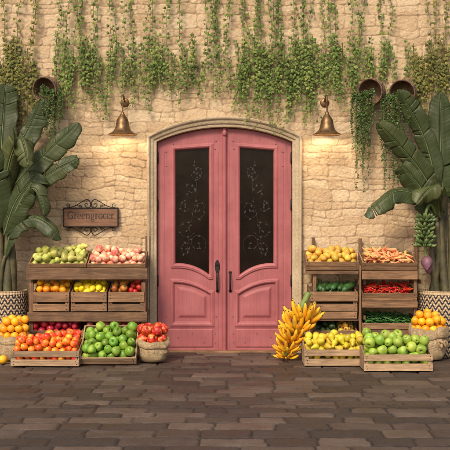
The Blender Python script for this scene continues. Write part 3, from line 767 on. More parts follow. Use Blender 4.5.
MF = dict(
    gapple=mat_fruit('green_apple_skin', (0.12, 0.24, 0.018), (0.22, 0.35, 0.035), (0.33, 0.40, 0.07), 13, 0.36),
    lapple=mat_fruit('light_green_apple_skin', (0.19, 0.32, 0.028), (0.32, 0.44, 0.06), (0.46, 0.50, 0.12), 13, 0.36),
    rapple=mat_fruit('red_apple_skin', (0.34, 0.012, 0.008), (0.52, 0.040, 0.012), (0.74, 0.30, 0.08), 24, 0.34, .36, .52, hue=.006),
    nect=mat_fruit('nectarine_skin', (0.70, 0.055, 0.015), (0.82, 0.18, 0.016), (0.88, 0.46, 0.04), 17, 0.33, .40, .54, var=.15, hue=.02),
    pear=mat_fruit('green_pear_skin', (0.38, 0.40, 0.075), (0.55, 0.54, 0.14), (0.64, 0.60, 0.24), 13, 0.45),
    ypear=mat_fruit('yellow_pear_skin', (0.48, 0.38, 0.02), (0.68, 0.50, 0.03), (0.50, 0.50, 0.07), 13, 0.45),
    peach=mat_fruit('pale_peach_skin', (0.70, 0.14, 0.10), (0.78, 0.38, 0.24), (0.80, 0.64, 0.42), 18, 0.55, .40, .52, var=.12, hue=.012),
    lemon=mat_fruit('lemon_skin', (0.82, 0.56, 0.012), (0.90, 0.68, 0.02), (0.86, 0.72, 0.08), 8, 0.36, peel=.35, var=.1, hue=.01),
    mand=mat_fruit('mandarin_skin', (0.82, 0.27, 0.008), (0.90, 0.38, 0.012), (0.90, 0.48, 0.02), 8, 0.36, peel=.35, var=.12, hue=.012),
    orange=mat_fruit('orange_skin', (0.84, 0.30, 0.008), (0.92, 0.42, 0.012), (0.92, 0.50, 0.03), 8, 0.38, peel=.4, var=.12, hue=.015),
    persim=mat_fruit('persimmon_skin', (0.34, 0.10, 0.018), (0.52, 0.18, 0.025), (0.42, 0.22, 0.05), 12, 0.38),
    tomato=mat_fruit('tomato_skin', (0.38, 0.02, 0.015), (0.52, 0.04, 0.02), None, 8, 0.25, hue=.006),
    plum=mat_fruit('crimson_plum_skin', (0.36, 0.012, 0.03), (0.52, 0.03, 0.05), (0.6, 0.12, 0.1), 10, 0.3, hue=.006),
    russet=mat_fruit('russet_skin', (0.45, 0.10, 0.06), (0.58, 0.22, 0.12), (0.6, 0.3, 0.18), 10, 0.45),
    mango=mat_fruit('mango_skin', (0.52, 0.28, 0.035), (0.70, 0.43, 0.05), (0.66, 0.50, 0.14), 14, 0.45),
    cuke=mat_fruit('cucumber_skin', (0.022, 0.065, 0.016), (0.045, 0.12, 0.028), (0.07, 0.16, 0.04), 16, 0.36, peel=.3),
    avo=mat_fruit('avocado_skin', (0.022, 0.045, 0.014), (0.045, 0.08, 0.02), None, 16, 0.38, peel=.8),
    ochre=mat_fruit('ochre_fruit_skin', (0.55, 0.33, 0.04), (0.70, 0.46, 0.08), (0.62, 0.46, 0.14), 10, 0.42),
    carrot=mat_fruit('carrot_skin', (0.80, 0.27, 0.09), (0.87, 0.38, 0.16), (0.86, 0.48, 0.26), 14, 0.5, var=.12, hue=.012),
    chili=mat_fruit('red_chili_skin', (0.50, 0.012, 0.010), (0.66, 0.03, 0.015), None, 14, 0.22, hue=.006),
    gchili=mat_fruit('green_chili_skin', (0.018, 0.085, 0.016), (0.04, 0.15, 0.03), (0.07, 0.2, 0.05), 14, 0.28),
    banana=mat_fruit('banana_skin', (0.72, 0.34, 0.010), (0.82, 0.44, 0.015), (0.80, 0.52, 0.05), 13, 0.45, var=.12, hue=.012, speck=.5),
    gbanana=mat_fruit('green_banana_skin', (0.08, 0.13, 0.04), (0.15, 0.21, 0.07), (0.20, 0.26, 0.1), 9, 0.45),
)
def long_mesh(name, L_, r, mat, bend, prof, segs=10, tip=None, tipmat=None, n=12, cap=None):
    """long fruit along local x, bent in z; prof(t) gives the radius factor"""
    mb = MB(); pts = []; rad = []
    for i in range(n):
        t = i / (n - 1); pts.append(Vector((L_ * (t - .5), 0, bend * (4 * (t - .5) ** 2 - .4)))); rad.append(max(r * prof(t), .0006))
    tube(mb, pts, rad, segs)
    mats = [mat]
    if tip:
        mats.append(tipmat); p = pts[0]; q = (pts[0] - pts[1]).normalized()
        tube(mb, [p + q * -.004, p + q * tip[0] * .5, p + q * tip[0] + Vector((0, 0, tip[2] if len(tip) > 2 else 0))], [max(rad[0] * 1.15, tip[1] * 1.4), tip[1], tip[1] * .9], 6, 1)
    return meshof(mb, name, mats)
cuke_p = lambda t: (max(0, 1 - abs(2 * t - 1) ** 5)) ** .5 * (0.9 + .1 * math.sin(t * 3))
K = {}
K['gapple'] = Kind('green_apple', fruit_mesh('green_apple', apple_prof(.047), MF['gapple'], lobes=5, lob=.025, eye=(-.037, .008, M['stem'])), .045, stem_mesh(.034))
K['lapple'] = Kind('green_apple', fruit_mesh('light_green_apple', apple_prof(.050), MF['lapple'], lobes=5, lob=.025, eye=(-.0395, .008, M['stem'])), .048, stem_mesh(.036))
K['rapple'] = Kind('red_apple', fruit_mesh('red_apple', apple_prof(.056), MF['rapple'], lobes=5, lob=.03, eye=(-.044, .008, M['stem'])), .054, stem_mesh(.040, .022))
K['nect'] = Kind('nectarine', fruit_mesh('nectarine', circ(.038, .95, 11, .16), MF['nect'], lobes=1, lob=.03, eye=(.0315, .006, M['stem'])), .037)
K['pear'] = Kind('green_pear', fruit_mesh('green_pear', pear_prof(.037), MF['pear'], bend=.006), .039, stem_mesh(.054, .024), lie=.6)
K['ypear'] = Kind('yellow_pear', fruit_mesh('yellow_pear', pear_prof(.036), MF['ypear'], bend=.006), .038, stem_mesh(.052, .022), lie=.6)
K['peach'] = Kind('peach', fruit_mesh('peach', circ(.039, .93, 11, .16), MF['peach'], lobes=1, lob=.03), .0385)
K['lemon'] = Kind('lemon', fruit_mesh('lemon', [(0, -.050), (.006, -.049), (.010, -.044), (.021, -.035), (.030, -.018), (.033, 0), (.030, .018), (.021, .034), (.011, .043), (.007, .048), (0, .050)], MF['lemon']), .034, lie=.4)
K['mand'] = Kind('mandarin', fruit_mesh('mandarin', circ(.038, .88, 11, .10, .06), MF['mand'], eye=(.0305, .0055, M['gstem'])), .0365)
K['orange'] = Kind('orange', fruit_mesh('orange', circ(.043, .97, 11, .06), MF['orange'], eye=(.040, .005, M['gstem'])), .0425)
K['persim'] = Kind('persimmon', fruit_mesh('persimmon', circ(.038, .85, 11, .12), MF['persim'], lobes=4, lob=.03, eye=(.0325, .016, M['stem'])), .038)
K['tomato'] = Kind('tomato', fruit_mesh('tomato', circ(.035, .9, 11, .16), MF['tomato'], lobes=6, lob=.02, eye=(.028, .011, M['gstem'])), .034)
K['plum'] = Kind('plum', fruit_mesh('plum', circ(.037, 1.02, 11, .14), MF['plum'], eye=(.0345, .005, M['stem'])), .037)
K['russet'] = Kind('russet_apple', fruit_mesh('russet_apple', apple_prof(.037), MF['russet']), .036)
K['mango'] = Kind('mango', fruit_mesh('mango', [(0, -.045), (.014, -.043), (.026, -.034), (.034, -.016), (.036, .004), (.032, .022), (.024, .036), (.012, .045), (0, .047)], MF['mango'], bend=.006, squash=.88, eye=(.0475, .004, M['stem'])), .0365, lie=.5)
K['cuke'] = Kind('cucumber', long_mesh('cucumber', .22, .036, MF['cuke'], .014, cuke_p, 12, (.014, .005), M['gstem'], 16), .03)
K['avo'] = Kind('avocado', fruit_mesh('avocado', [(a * .9, b_ * .85) for a, b_ in pear_prof(.036)], MF['avo']), .034, lie=.5)
K['ochre'] = Kind('ochre_fruit', fruit_mesh('ochre_fruit', circ(.033, 1.35, 11, .1), MF['ochre'], eye=(.0418, .013, M['stem'])), .035)
K['carrot'] = Kind('carrot', long_mesh('carrot', .135, .0160, MF['carrot'], .006, lambda t: (min(1, t * 14 + .35)) * (1 - t) ** .55 + .06, 9, (.02, .004), M['gstem']), .016)
K['chili'] = Kind('red_chili', long_mesh('red_chili', .10, .0095, MF['chili'], .010, lambda t: (min(1, t * 9 + .3)) * (1 - t) ** .6 + .03, 7, (.022, .0022, .006), M['gstem']), .009)
K['gchili'] = Kind('green_chili', long_mesh('green_chili', .105, .0098, MF['gchili'], .012, lambda t: (min(1, t * 9 + .3)) * (1 - t) ** .6 + .03, 7, (.022, .0022, .006), M['gstem']), .009)

class Crate:
    """open wooden crate. o: front-bottom-centre in the world; local y runs back to the wall"""
    def __init__(s, px0, px1, d, depth, z0, hf, hb, slats, tilt=0, floor=(.03, .12), mat='crate', label='', name='fruit_crate', group=None, x=None, back=None, zbot=0.0):
        s.W = X(px1, d) - X(px0, d) if x is None else x[1] - x[0]
        cx = (X(px0, d) + X(px1, d)) / 2 if x is None else (x[0] + x[1]) / 2
        s.o = Vector((cx, -d, z0)); s.R = Matrix.Rotation(math.radians(tilt), 3, 'X'); s.D = depth; T = .014; s.T = T
        t = thing(name, s.o, label, 'crate', group); s.t = t; mt = M[mat]
        def bd(partname, c, a, b_, e, rx=0, jit=.004):
            mb = MB(); board(mb, s.o + s.R @ Vector(c), a, b_, e, s.R @ Matrix.Rotation(rx, 3, 'X'), 0, jit); return mb.build(partname, mt, t, bevel=.002)
        for (a, b_) in slats:
            mb = MB(); board(mb, s.o + s.R @ Vector((random.uniform(-.003, .003), T / 2, (a + b_) / 2)), s.W, T, b_ - a, s.R, 0, .005)
            for sg in (-1, 1):
                for zf in ((.3, .7) if b_ - a > .045 else (.5,)):
                    c_ = Vector((sg * (s.W / 2 - random.uniform(.022, .034)), -.0005, a + (b_ - a) * (zf + random.uniform(-.06, .06))))
                    lathe(mb, [(.0052, -.003), (.0052, .0015), (.003, .0025), (0, .0026)], 8, Matrix.Translation(s.o) @ s.R.to_4x4() @ Matrix.Translation(c_) @ Matrix.Rotation(math.pi / 2, 4, 'X'), 1)
            mb.build('front_slat', [mt, M['nail']], t, bevel=.002)
        hbk = hb if back is None else back
        nb = 2
        for k in range(nb):
            q = hbk / nb; bd('back_slat', (0, depth - T / 2, q * (k + .5)), s.W, T, q - .012)
        for sg in (-1, 1):                           # side: sloping panel, taller at the back
            mb = MB(); xo, xi = sg * (s.W / 2 - .001), sg * (s.W / 2 - .001 - T)
            ya, yb = T + .002, depth - T - .002
            ring = [(ya, zbot), (yb, zbot), (yb, hb), (ya, hf - .006)]
            A = [mb.vert(s.o + s.R @ Vector((xo, y, z))) for y, z in ring]; B = [mb.vert(s.o + s.R @ Vector((xi, y, z))) for y, z in ring]
            u = random.uniform(0, 30); uvr = [(y + u, z + u) for y, z in ring]
            mb.face(A if sg > 0 else A[::-1], uvr if sg > 0 else uvr[::-1]); mb.face(B[::-1] if sg > 0 else B, uvr[::-1] if sg > 0 else uvr)
            for i in range(4):
                j = (i + 1) % 4; e = ((Vector(ring[j]) - Vector(ring[i])).length)
                f = (A[i], B[i], B[j], A[j]); uv = [(u, 0), (u, T), (u + e, T), (u + e, 0)]
                mb.face(f if sg > 0 else f[::-1], uv if sg > 0 else uv[::-1])
            mb.build('side_panel', mt, t, bevel=.002)
            bd('corner_post', (sg * (s.W / 2 - T - .017), T + .013, (hf * .94 + zbot) / 2), .026, .024, hf * .94 - zbot)
        f0, f1 = floor; ang = math.atan2(f1 - f0, depth - 2 * T); s.ang = ang; s.f0 = f0
        s.Lf = math.hypot(f1 - f0, depth - 2 * T) - .004; s.Wf = s.W - 2 * T - .008
        bd('base_board', (0, depth / 2, (f0 + f1) / 2 - .006), s.Wf, s.Lf - .01, .010, ang, 0)
    def to_world(s, u, v, w):
        l = Matrix.Rotation(s.ang, 3, 'X') @ Vector((u - s.Wf / 2, v, w))
        return s.o + s.R @ (l + Vector((0, s.T + .002, s.f0)))
    def fill(s, kind, n, seed, label, cat, group, u0=0, u1=None, upright=None, scale=1.0):
        k = K[kind]; rng = np.random.RandomState(seed); u1 = u1 if u1 is not None else s.Wf
        p, rad = settle(n, k.r * scale, u1 - u0, s.Lf, seed, ang=s.ang)
        Q = (s.R @ Matrix.Rotation(s.ang, 3, 'X')).to_quaternion()
        for i in range(n):
            if k.lie is None: q = rand_quat(rng)
            else:
                yaw = rng.uniform(0, 2 * math.pi); el = rng.normal() * k.lie
                q = Q @ Quaternion((0, 0, 1), yaw) @ Quaternion((0, 1, 0), math.pi / 2 - el) @ Quaternion((0, 0, 1), rng.uniform(0, 6.28))
            k.place(s.to_world(p[i, 0] + u0, p[i, 1] + (.014 if k.lie else 0), p[i, 2]), q, rad[i] / k.r, label, cat, group)
    def heap(s, kind, n, seed, label, cat, group, base, layers, spread=.35, mound=0.03, along=None):
        k = K[kind]; rng = np.random.RandomState(seed)
        Q = (s.R @ Matrix.Rotation(s.ang, 3, 'X')).to_quaternion()
        for i in range(n):
            u = rng.uniform(.02, s.Wf - .02); v = rng.uniform(.02, s.Lf - .02)
            lay = int(i / n * layers)
            w = base + lay * k.r * 1.25 + rng.uniform(0, k.r * .6) + mound * math.sin(math.pi * u / s.Wf) * math.sin(math.pi * v / s.Lf)
            yaw = rng.uniform(0, 6.28) if along is None else along + rng.normal() * .55 + (math.pi if rng.random() < .5 else 0)
            hl = .085 if kind == 'carrot' else .070
            u = min(max(u, abs(math.cos(yaw)) * hl), s.Wf - abs(math.cos(yaw)) * hl); v = min(max(v, abs(math.sin(yaw)) * hl), s.Lf - abs(math.sin(yaw)) * hl)
            q = Q @ Quaternion((0, 0, 1), yaw) @ Quaternion((0, 1, 0), rng.normal() * spread * .5) @ Quaternion((1, 0, 0), rng.uniform(0, 6.28) if rng.random() < .5 else rng.normal() * .6)
            k.place(s.to_world(u, v, w), q, rng.uniform(.85, 1.12), label, cat, group)

def rack(px0, px1, label, posts, fascia, shelves, d=.45):
    x0, x1 = X(px0, d), X(px1, d)
    t = thing('display_rack', ((x0 + x1) / 2, -.25, 0), label, 'rack', 'wooden display racks')
    mt = M['rack']
    for (xp, dd, zt, w) in posts:
        mb = MB(); board(mb, (xp, -dd, zt / 2), w, .042, zt, None, 0, .004); mb.build('post', mt, t, bevel=.003)
    for (xa, xb, z0, z1, dd) in fascia:
        mb = MB(); board(mb, ((xa + xb) / 2, -dd, (z0 + z1) / 2), xb - xa, .020, z1 - z0, None, 0, .0025); mb.build('front_board', mt, t, bevel=.003)
    for (xa, xb, zf, tilt, df, dep) in shelves:
        R = Matrix.Rotation(math.radians(tilt), 3, 'X'); n = 3; mb = MB()
        for k in range(n):
            w = dep / n
            board(mb, Vector(((xa + xb) / 2, -df, zf)) + R @ Vector((0, w * (k + .5), -.010)), xb - xa, w - .008, .016, R, 0, .002)
        mb.build('shelf', mt, t, bevel=.002)
    for xp in sorted({round(p[0], 3) for p in posts}):
        for z_ in (0.12, .42, .80):
            mb = MB(); board(mb, (xp, -.25, z_), .024, .26, .045, None, 0, .003); mb.build('side_rail', mt, t, bevel=.002)
    return t

DF = .45
zz = lambda y: Z(y, DF)
# ---- left rack
lx0, lx1 = X(26, DF), X(147.5, DF)
rack(26, 147.5, 'weathered wooden three tier rack left of the pink door', 
     [(lx0 + .045, .40, .80, .045), (lx1 - .045, .40, .80, .045), (lx0 + .045, .06, 1.05, .045), (lx1 - .03, .06, Z(236, .06), .05)],
     [(lx0, lx1, zz(279.5), zz(268.0), .448), (lx0 + .01, lx1 - .005, zz(321.5), zz(312.4), .448), (lx0, lx1, .10, .17, .448)],
     [(lx0 + .005, lx1 - .005, zz(268.0) - .045, 21, .435, .37), (lx0 + .005, lx1 - .005, zz(312.4), 0, .43, .40), (lx0 + .005, lx1 - .005, .155, 0, .43, .40)])
zc = zz(268.0) - .038
LR = 'on the left rack'
c = Crate(28.5, 86.5, .432, .35, zc, .088, .10, [(.0, .042), (.047, .088)], 21, (.016, .016), 'crate', 'brown slatted crate of green pears on the top tier of the left rack')
c.fill('pear', 62, 101, 'green pear heaped in the crate on top of the left rack', 'pear', 'green pears on the left rack')
c = Crate(87.5, 145.5, .432, .35, zc, .088, .10, [(.0, .042), (.047, .088)], 21, (.016, .016), 'crate', 'brown slatted crate of pale pink peaches on the top tier of the left rack')
c.fill('peach', 62, 102, 'pale pink peach heaped in the crate on top of the left rack', 'peach', 'peaches on the left rack')
zm = zz(312.4) + .004; hm = zz(292) - zm
for (a, b_, kind, n, seed, cl, fl, cat, grp) in (
        (33, 69, 'mand', 40, 103, 'slatted crate of orange mandarins, first of three on the middle tier of the left rack', 'orange mandarin in the crate on the middle tier of the left rack', 'mandarin', 'mandarins on the left rack'),
        (70.5, 106.5, 'lemon', 52, 104, 'slatted crate of yellow lemons in the middle of the left rack', 'bright yellow lemon in the middle crate of the left rack', 'lemon', 'lemons on the left rack'),
        (108, 144, None, 0, 105, 'slatted crate holding persimmons and tomatoes on the middle tier of the left rack', '', '', '')):
    c = Crate(a, b_, .430, .36, zm, hm, hm + .10, [(.006, hm * .40), (hm * .48, hm)], 0, (.11, .225), 'crate', cl, back=hm + .08)
    if kind: c.fill(kind, n, seed, fl, cat, grp)
    else:
        c.fill('persim', 20, 106, 'brown orange persimmon with dark calyx in the right hand crate of the left rack', 'persimmon', 'persimmons on the left rack', 0, c.Wf * .54)
        c.fill('tomato', 23, 107, 'dark red tomato beside the persimmons on the left rack', 'tomato', 'tomatoes on the left rack', c.Wf * .54, c.Wf)
zl = .158
for (a, b_, kind, n, seed, cl, fl, cat, grp) in (
        (29, 79, 'plum', 62, 108, 'slatted crate of crimson plums on the shaded bottom tier of the left rack', 'crimson plum in the shaded bottom crate of the left rack', 'plum', 'plums on the left rack'),
        (81, 143, 'russet', 64, 109, 'slatted crate of russet apples on the bottom tier, behind the tilted crate of green apples', 'dull red russet apple in the bottom crate of the left rack', 'apple', 'russet apples on the left rack')):
    c = Crate(a, b_, .430, .34, zl, .13, .19, [(.005, .058), (.068, .13)], 0, (.06, .15), 'crate', cl)
    c.fill(kind, n, seed, fl, cat, grp)

# ---- right rack
rx0, rx1 = X(305.5, DF), X(418, DF); xm = X(360.2, DF)
rack(305.5, 418, 'weathered wooden two column rack right of the pink door',
     [(X(313.5, .06), .06, Z(237.5, .06), .034), (X(362, .2), .06, Z(238.5, .06), .034), (X(416.6, .10), .06, Z(238, .06), .036),
      (X(314.5, .40), .40, .92, .036), (xm + .0, .438, .98, .024), (rx1 - .02, .40, .85, .036)],
     [(xm + .018, rx1 - .004, zz(279.4), zz(271.3), .448), (xm + .018, rx1 - .004, zz(307.6), zz(301.4), .448), (rx0 + .05, rx1, .10, .17, .448), (rx0 + .01, xm - .02, zz(274.3), zz(271.4), .446)],
     [(rx0 + .005, xm - .014, zz(270.8) - .002, 20, .435, .36), (xm + .014, rx1 - .005, zz(271.0) - .002, 20, .435, .36), (rx0 + .06, xm - .014, zz(319.6), 0, .43, .38),
      (xm + .014, rx1 - .005, zz(301.6), 12, .43, .37), (rx0 + .06, xm - .014, .155, 0, .43, .40), (xm + .014, rx1 - .005, .155, 0, .43, .40)])
c = Crate(306, 358.8, .432, .34, zz(270.8) + .006, zz(261.8) - zz(270.8), .10, [(.0, .040), (.045, .093)], 20, (.02, .02), 'crate', 'brown slatted crate of yellow mangoes on top of the right rack')
c.fill('mango', 52, 201, 'yellow mango heaped in the crate on top of the right rack', 'mango', 'mangoes on the right rack')
c = Crate(362.2, 417, .432, .34, zz(271.2) + .006, zz(263) - zz(271.2), .085, [(.0, .038), (.043, .085)], 20, (.02, .02), 'crate', 'brown slatted crate of carrots on top of the right rack')
c.heap('carrot', 110, 202, 'small orange carrot piled in the crate on top of the right rack', 'carrot', 'carrots on the right rack', .02, 5, .45, .03)
hc = zz(292) - zz(319.4)
c = Crate(310, 357.6, .430, .36, zz(319.4) + .002, hc, hc + .06, [(.004, .078), (.086, .162), (hc - .104, hc)], 0, (hc - .075, hc + .03), 'crate', 'deep slatted crate of cucumbers in the left column of the right rack', back=hc + .04)
rng = np.random.RandomState(9)
for lay in range(2):
    nck = 9 if lay == 0 else 8
    for i in range(nck):
        u = c.Wf * (i + .5 + .25 * lay) / (nck + .3 * lay); Q = (Matrix.Rotation(c.ang, 3, 'X')).to_quaternion()
        yaw = math.radians(68) + rng.normal() * .22
        K['cuke'].place(c.to_world(min(max(u, .06), c.Wf - .06), c.Lf * .50 + rng.uniform(-.03, .03) - lay * .03, .036 + lay * .055), Q @ Quaternion((0, 0, 1), yaw) @ Quaternion((0, 1, 0), rng.normal() * .08 - lay * .12) @ Quaternion((1, 0, 0), rng.uniform(0, 6.28)), rng.uniform(.88, 1.08), 'dark green cucumber lying in the deep crate of the right rack', 'cucumber', 'cucumbers on the right rack')
c = Crate(362.2, 417, .430, .34, zz(301.5) + .006, zz(293.7) - zz(301.5), .09, [(.0, .036), (.042, .083)], 12, (.02, .05), 'crate', 'brown slatted crate of red chilies on the middle tier of the right rack')
c.heap('chili', 230, 203, 'small red chili piled in the middle tier crate of the right rack', 'chili', 'red chilies on the right rack', .012, 7, .4, .02)
zg = .158; hg = zz(323.3) - zg
c = Crate(362.2, 417, .430, .35, zg, hg, hg + .05, [(.005, .065), (.074, .138), (hg - .066, hg)], 0, (hg - .07, hg + .01), 'crate', 'tall slatted crate of green chilies at the bottom of the right rack')
c.heap('gchili', 230, 204, 'small dark green chili piled in the bottom crate of the right rack', 'chili', 'green chilies on the right rack', .012, 7, .4, .02)
c = Crate(313, 358, .430, .35, zl, .13, .20, [(.005, .058), (.068, .13)], 0, (.06, .15), 'crate', 'slatted crate of avocados and ochre fruit at the bottom of the right rack')
c.fill('avo', 26, 205, 'dark green avocado in the shaded bottom crate of the right rack', 'avocado', 'avocados on the right rack', 0, c.Wf * .58)
rng = np.random.RandomState(4); p, rad = settle(15, K['ochre'].r, c.Wf * .42, c.Lf, 206, ang=c.ang)
for i in range(15):
    q = Quaternion((0, 0, 1), rng.normal() * .3) @ Quaternion((1, 0, 0), math.radians(75) + rng.normal() * .2)
    K['ochre'].place(c.to_world(c.Wf * .58 + p[i, 0], p[i, 1], p[i, 2]), q, 1.0, 'ochre yellow fruit with a dark end beside the avocados', 'fruit', 'ochre fruit on the right rack')

# ---- crates on the ground in front
c = Crate(10.8, 79, 1.08, .33, .012, .150, .235, [(.0, .064), (.092, .150)], 0, (.03, .125), 'pale', 'pale wooden crate of red and orange nectarines on the paving before the left rack')
c.fill('nect', 112, 301, 'red and orange nectarine heaped in the pale crate on the ground', 'nectarine', 'nectarines in the front crate')
c = Crate(79.8, 136.5, .97, .46, .016, .085, .085, [(.0, .030), (.036, .085)], 40, (.012, .012), 'pale', 'pale wooden crate of green apples tilted up against the left rack', zbot=.0)
c.fill('gapple', 52, 302, 'shiny green apple in the tilted crate against the left rack', 'apple', 'green apples in the tilted crate')
c = Crate(304.5, 366.8, 1.06, .30, .012, .160, .225, [(.0, .070), (.098, .160)], 0, (.035, .12), 'pale', 'pale wooden crate of yellow pears on the paving beside the banana bunch')
c.fill('ypear', 84, 303, 'yellow pear heaped in the pale crate beside the banana bunch', 'pear', 'yellow pears in the front crate')
c = Crate(364.2, 433, 1.38, .30, .012, .158, .215, [(.0, .070), (.098, .158)], 0, (.035, .12), 'pale', 'pale wooden crate of light green apples on the paving, nearest of the crates at right')
c.fill('lapple', 52, 304, 'light green apple heaped in the nearest crate at right', 'apple', 'light green apples in the front crate')

# ------------------------------------------------------------------ burlap sacks
def sack(px, d, rx, ry, zr, label, seed, kind, n, flabel, cat, grp, tie=False, tiltx=0):
    x = X(px, d); t = thing('burlap_sack', (x, -d, 0), label, 'sack', 'burlap sacks of fruit')
    mb = MB(); rng = np.random.RandomState(seed); k1, k2, k3 = rng.uniform(0, 6, 3)
    prof = [(0, .012), (.70, .010), (.86, .016), (.95, .05), (1.0, .13), (1.02, .22 * zr / .3), (.98, .72 * zr), (.96, .82 * zr), (1.0, .88 * zr)]
    prof = [(0, .012), (.58, .010), (.72, .018), (.84, .15 * zr), (.95, .32 * zr), (1.0, .48 * zr), (.99, .60 * zr), (.96, .66 * zr), (1.01, .68 * zr), (1.06, .72 * zr), (1.085, .80 * zr), (1.07, .90 * zr), (1.02, .98 * zr), (.95, 1.0 * zr), (.89, .96 * zr), (.86, .92 * zr), (.82, .84 * zr), (0, .82 * zr)]
    P2 = []
    for i in range(len(prof) - 1):
        for j in range(3):
            f = j / 3; P2.append((prof[i][0] * (1 - f) + prof[i + 1][0] * f, prof[i][1] * (1 - f) + prof[i + 1][1] * f))
    P2.append(prof[-1])
    def fn(p, a, i):
        h = p.z / zr; w = min(1, h * 2.0) * (1.0 if i < len(P2) - 6 else .2)
        f = 1 + w * (.035 * math.sin(3 * a + k1 + 2 * h) + .03 * math.sin(5 * a + k2 - 4 * h) + .018 * math.sin(11 * a + k3 + 7 * h) + .012 * math.sin(17 * a + 9 * h))
        f += .02 * math.sin(6 * h * math.pi + 2 * a) * (h < .66)
        zz_ = p.z + min(1, max(0, h - .3) * 2.2) * zr * (.03 * math.sin(2 * a + k2) + .025 * math.sin(5 * a + k1))
        return Vector((p.x * rx * f, p.y * ry * f, zz_ + p.y * math.tan(tiltx) * min(1, h)))
    lathe(mb, P2, 72, Matrix.Translation((x, -d, 0)), 0, fn, uscale=2 * math.pi * rx)
    mb.build('sack_cloth', M['burlap'], t, smooth=True)
    if tie:
        kb = MB(); kx, kz = x + rx * .62, zr * .55; ky = -d - ry * .86
        tube(kb, bez([(kx - .05, ky + .012, kz + .02), (kx - .02, ky - .014, kz + .01), (kx + .0, ky - .018, kz - .005), (kx + .03, ky + .012, kz + .02)], 12), [.008 + .008 * math.sin(math.pi * i / 11) for i in range(12)], 8)
        tube(kb, bez([(kx - .005, ky - .012, kz - .0), (kx - .018, ky - .02, kz - .03), (kx - .012, ky - .016, kz - .06)], 8), [.009, .011, .013, .014, .014, .012, .01, .006], 8)
        tube(kb, bez([(kx + .002, ky - .012, kz - .0), (kx + .02, ky - .018, kz - .025), (kx + .024, ky - .012, kz - .05)], 8), [.008, .01, .012, .012, .011, .01, .008, .005], 8)
        kb.build('knot', M['burlap'], t, smooth=True)
    # fruit domed in the mouth of the sack
    k = K[kind]; r = k.r; zf = zr * .86
    p = np.stack([rng.uniform(-rx * .6, rx * .6, n), rng.uniform(-ry * .6, ry * .6, n), zf + rng.uniform(0, .18, n)], 1)
    for it in range(320):
        if it < 290: p[:, 2] -= r * .08; p[:, :2] *= .998
        for sub in range(2):
            dd = p[:, None] - p[None]; ds = np.linalg.norm(dd, axis=2) + 1e-9; ov = np.maximum(2 * r * .98 - ds, 0); np.fill_diagonal(ov, 0)
            p += .35 * (dd / ds[..., None] * ov[..., None]).sum(1)
            e = np.sqrt((p[:, 0] / (rx * .92 - r * .75)) ** 2 + (p[:, 1] / (ry * .92 - r * .75)) ** 2); f = np.where(e > 1, 1 / np.maximum(e, 1e-6), 1)
            p[:, 0] *= f; p[:, 1] *= f; p[:, 2] = np.maximum(p[:, 2], zf + r * .55)
    for i in range(n):
        k.place(Vector((x + p[i, 0], -d + p[i, 1], p[i, 2] + p[i, 1] * math.tan(tiltx))), rand_quat(rng), rng.uniform(.95, 1.06), flabel, cat, grp)
sack(152.5, .74, .165, .15, .255, 'open burlap sack of red apples beside the door', 41, 'rapple', 13, 'red apple in the burlap sack beside the door', 'apple', 'red apples in the sack', tiltx=.03)
sack(13.5, .64, .168, .125, .285, 'open burlap sack of oranges at the left edge, behind the nectarine crate', 42, 'orange', 26, 'orange in the burlap sack at the left edge', 'orange', 'oranges in the left sack', tiltx=.03)
sack(428.5, .60, .190, .15, .365, 'open burlap sack of oranges with a knotted side, before the right woven planter', 43, 'orange', 30, 'orange in the knotted burlap sack on the right', 'orange', 'oranges in the right sack', tie=True, tiltx=.03)
o = K['orange'].place(Vector((X(3, .86), -.86, .0445)), Quaternion((1, 0, 0), 1.1), 1.06, 'single orange lying on the paving in front of the left burlap sack', 'orange', None)

# ------------------------------------------------------------------ bananas
def banana_mesh(name, mat, tipmat, L_=.17, r=.0185, bend=1.0, n=14):
    """base at the origin leaving along +x, the tip curving up to +z"""
    mb = MB(); pts = [Vector((0, 0, 0))]; a = -.25
    for i in range(n - 1):
        a += bend * 1.25 / (n - 1); pts.append(pts[-1] + Vector((math.cos(a), 0, math.sin(a))) * L_ / (n - 1))
    rad = []
    for i in range(n):
        t = i / (n - 1)
        rad.append(r * (.36 + .64 * min(1, max(0, (t - .10) / .18))) * (1 if t < .70 else max(.24, 1 - ((t - .70) / .30) ** 1.7 * .76)))
    tube(mb, pts, rad, 6)
    q = (pts[-1] - pts[-2]).normalized(); tube(mb, [pts[-1] - q * .002, pts[-1] + q * .010], [r * .25, r * .2], 6, 1)
    return meshof(mb, name, [mat, tipmat])
M['btip'] = mat_plain('banana_tip', (0.02, 0.014, 0.008), (0.06, 0.04, 0.02), 60, 0.8)
M['stalk'] = mat_plain('green_stalk', (0.10, 0.16, 0.03), (0.20, 0.27, 0.06), 18, 0.5, 0, .2)
bm1 = banana_mesh('banana', MF['banana'], M['btip'], .215, .0215, .75)
bm2 = banana_mesh('banana', MF['banana'], M['btip'], .195, .0205, .55)
bg = banana_mesh('green_banana', MF['gbanana'], M['btip'], .105, .0165, .5)
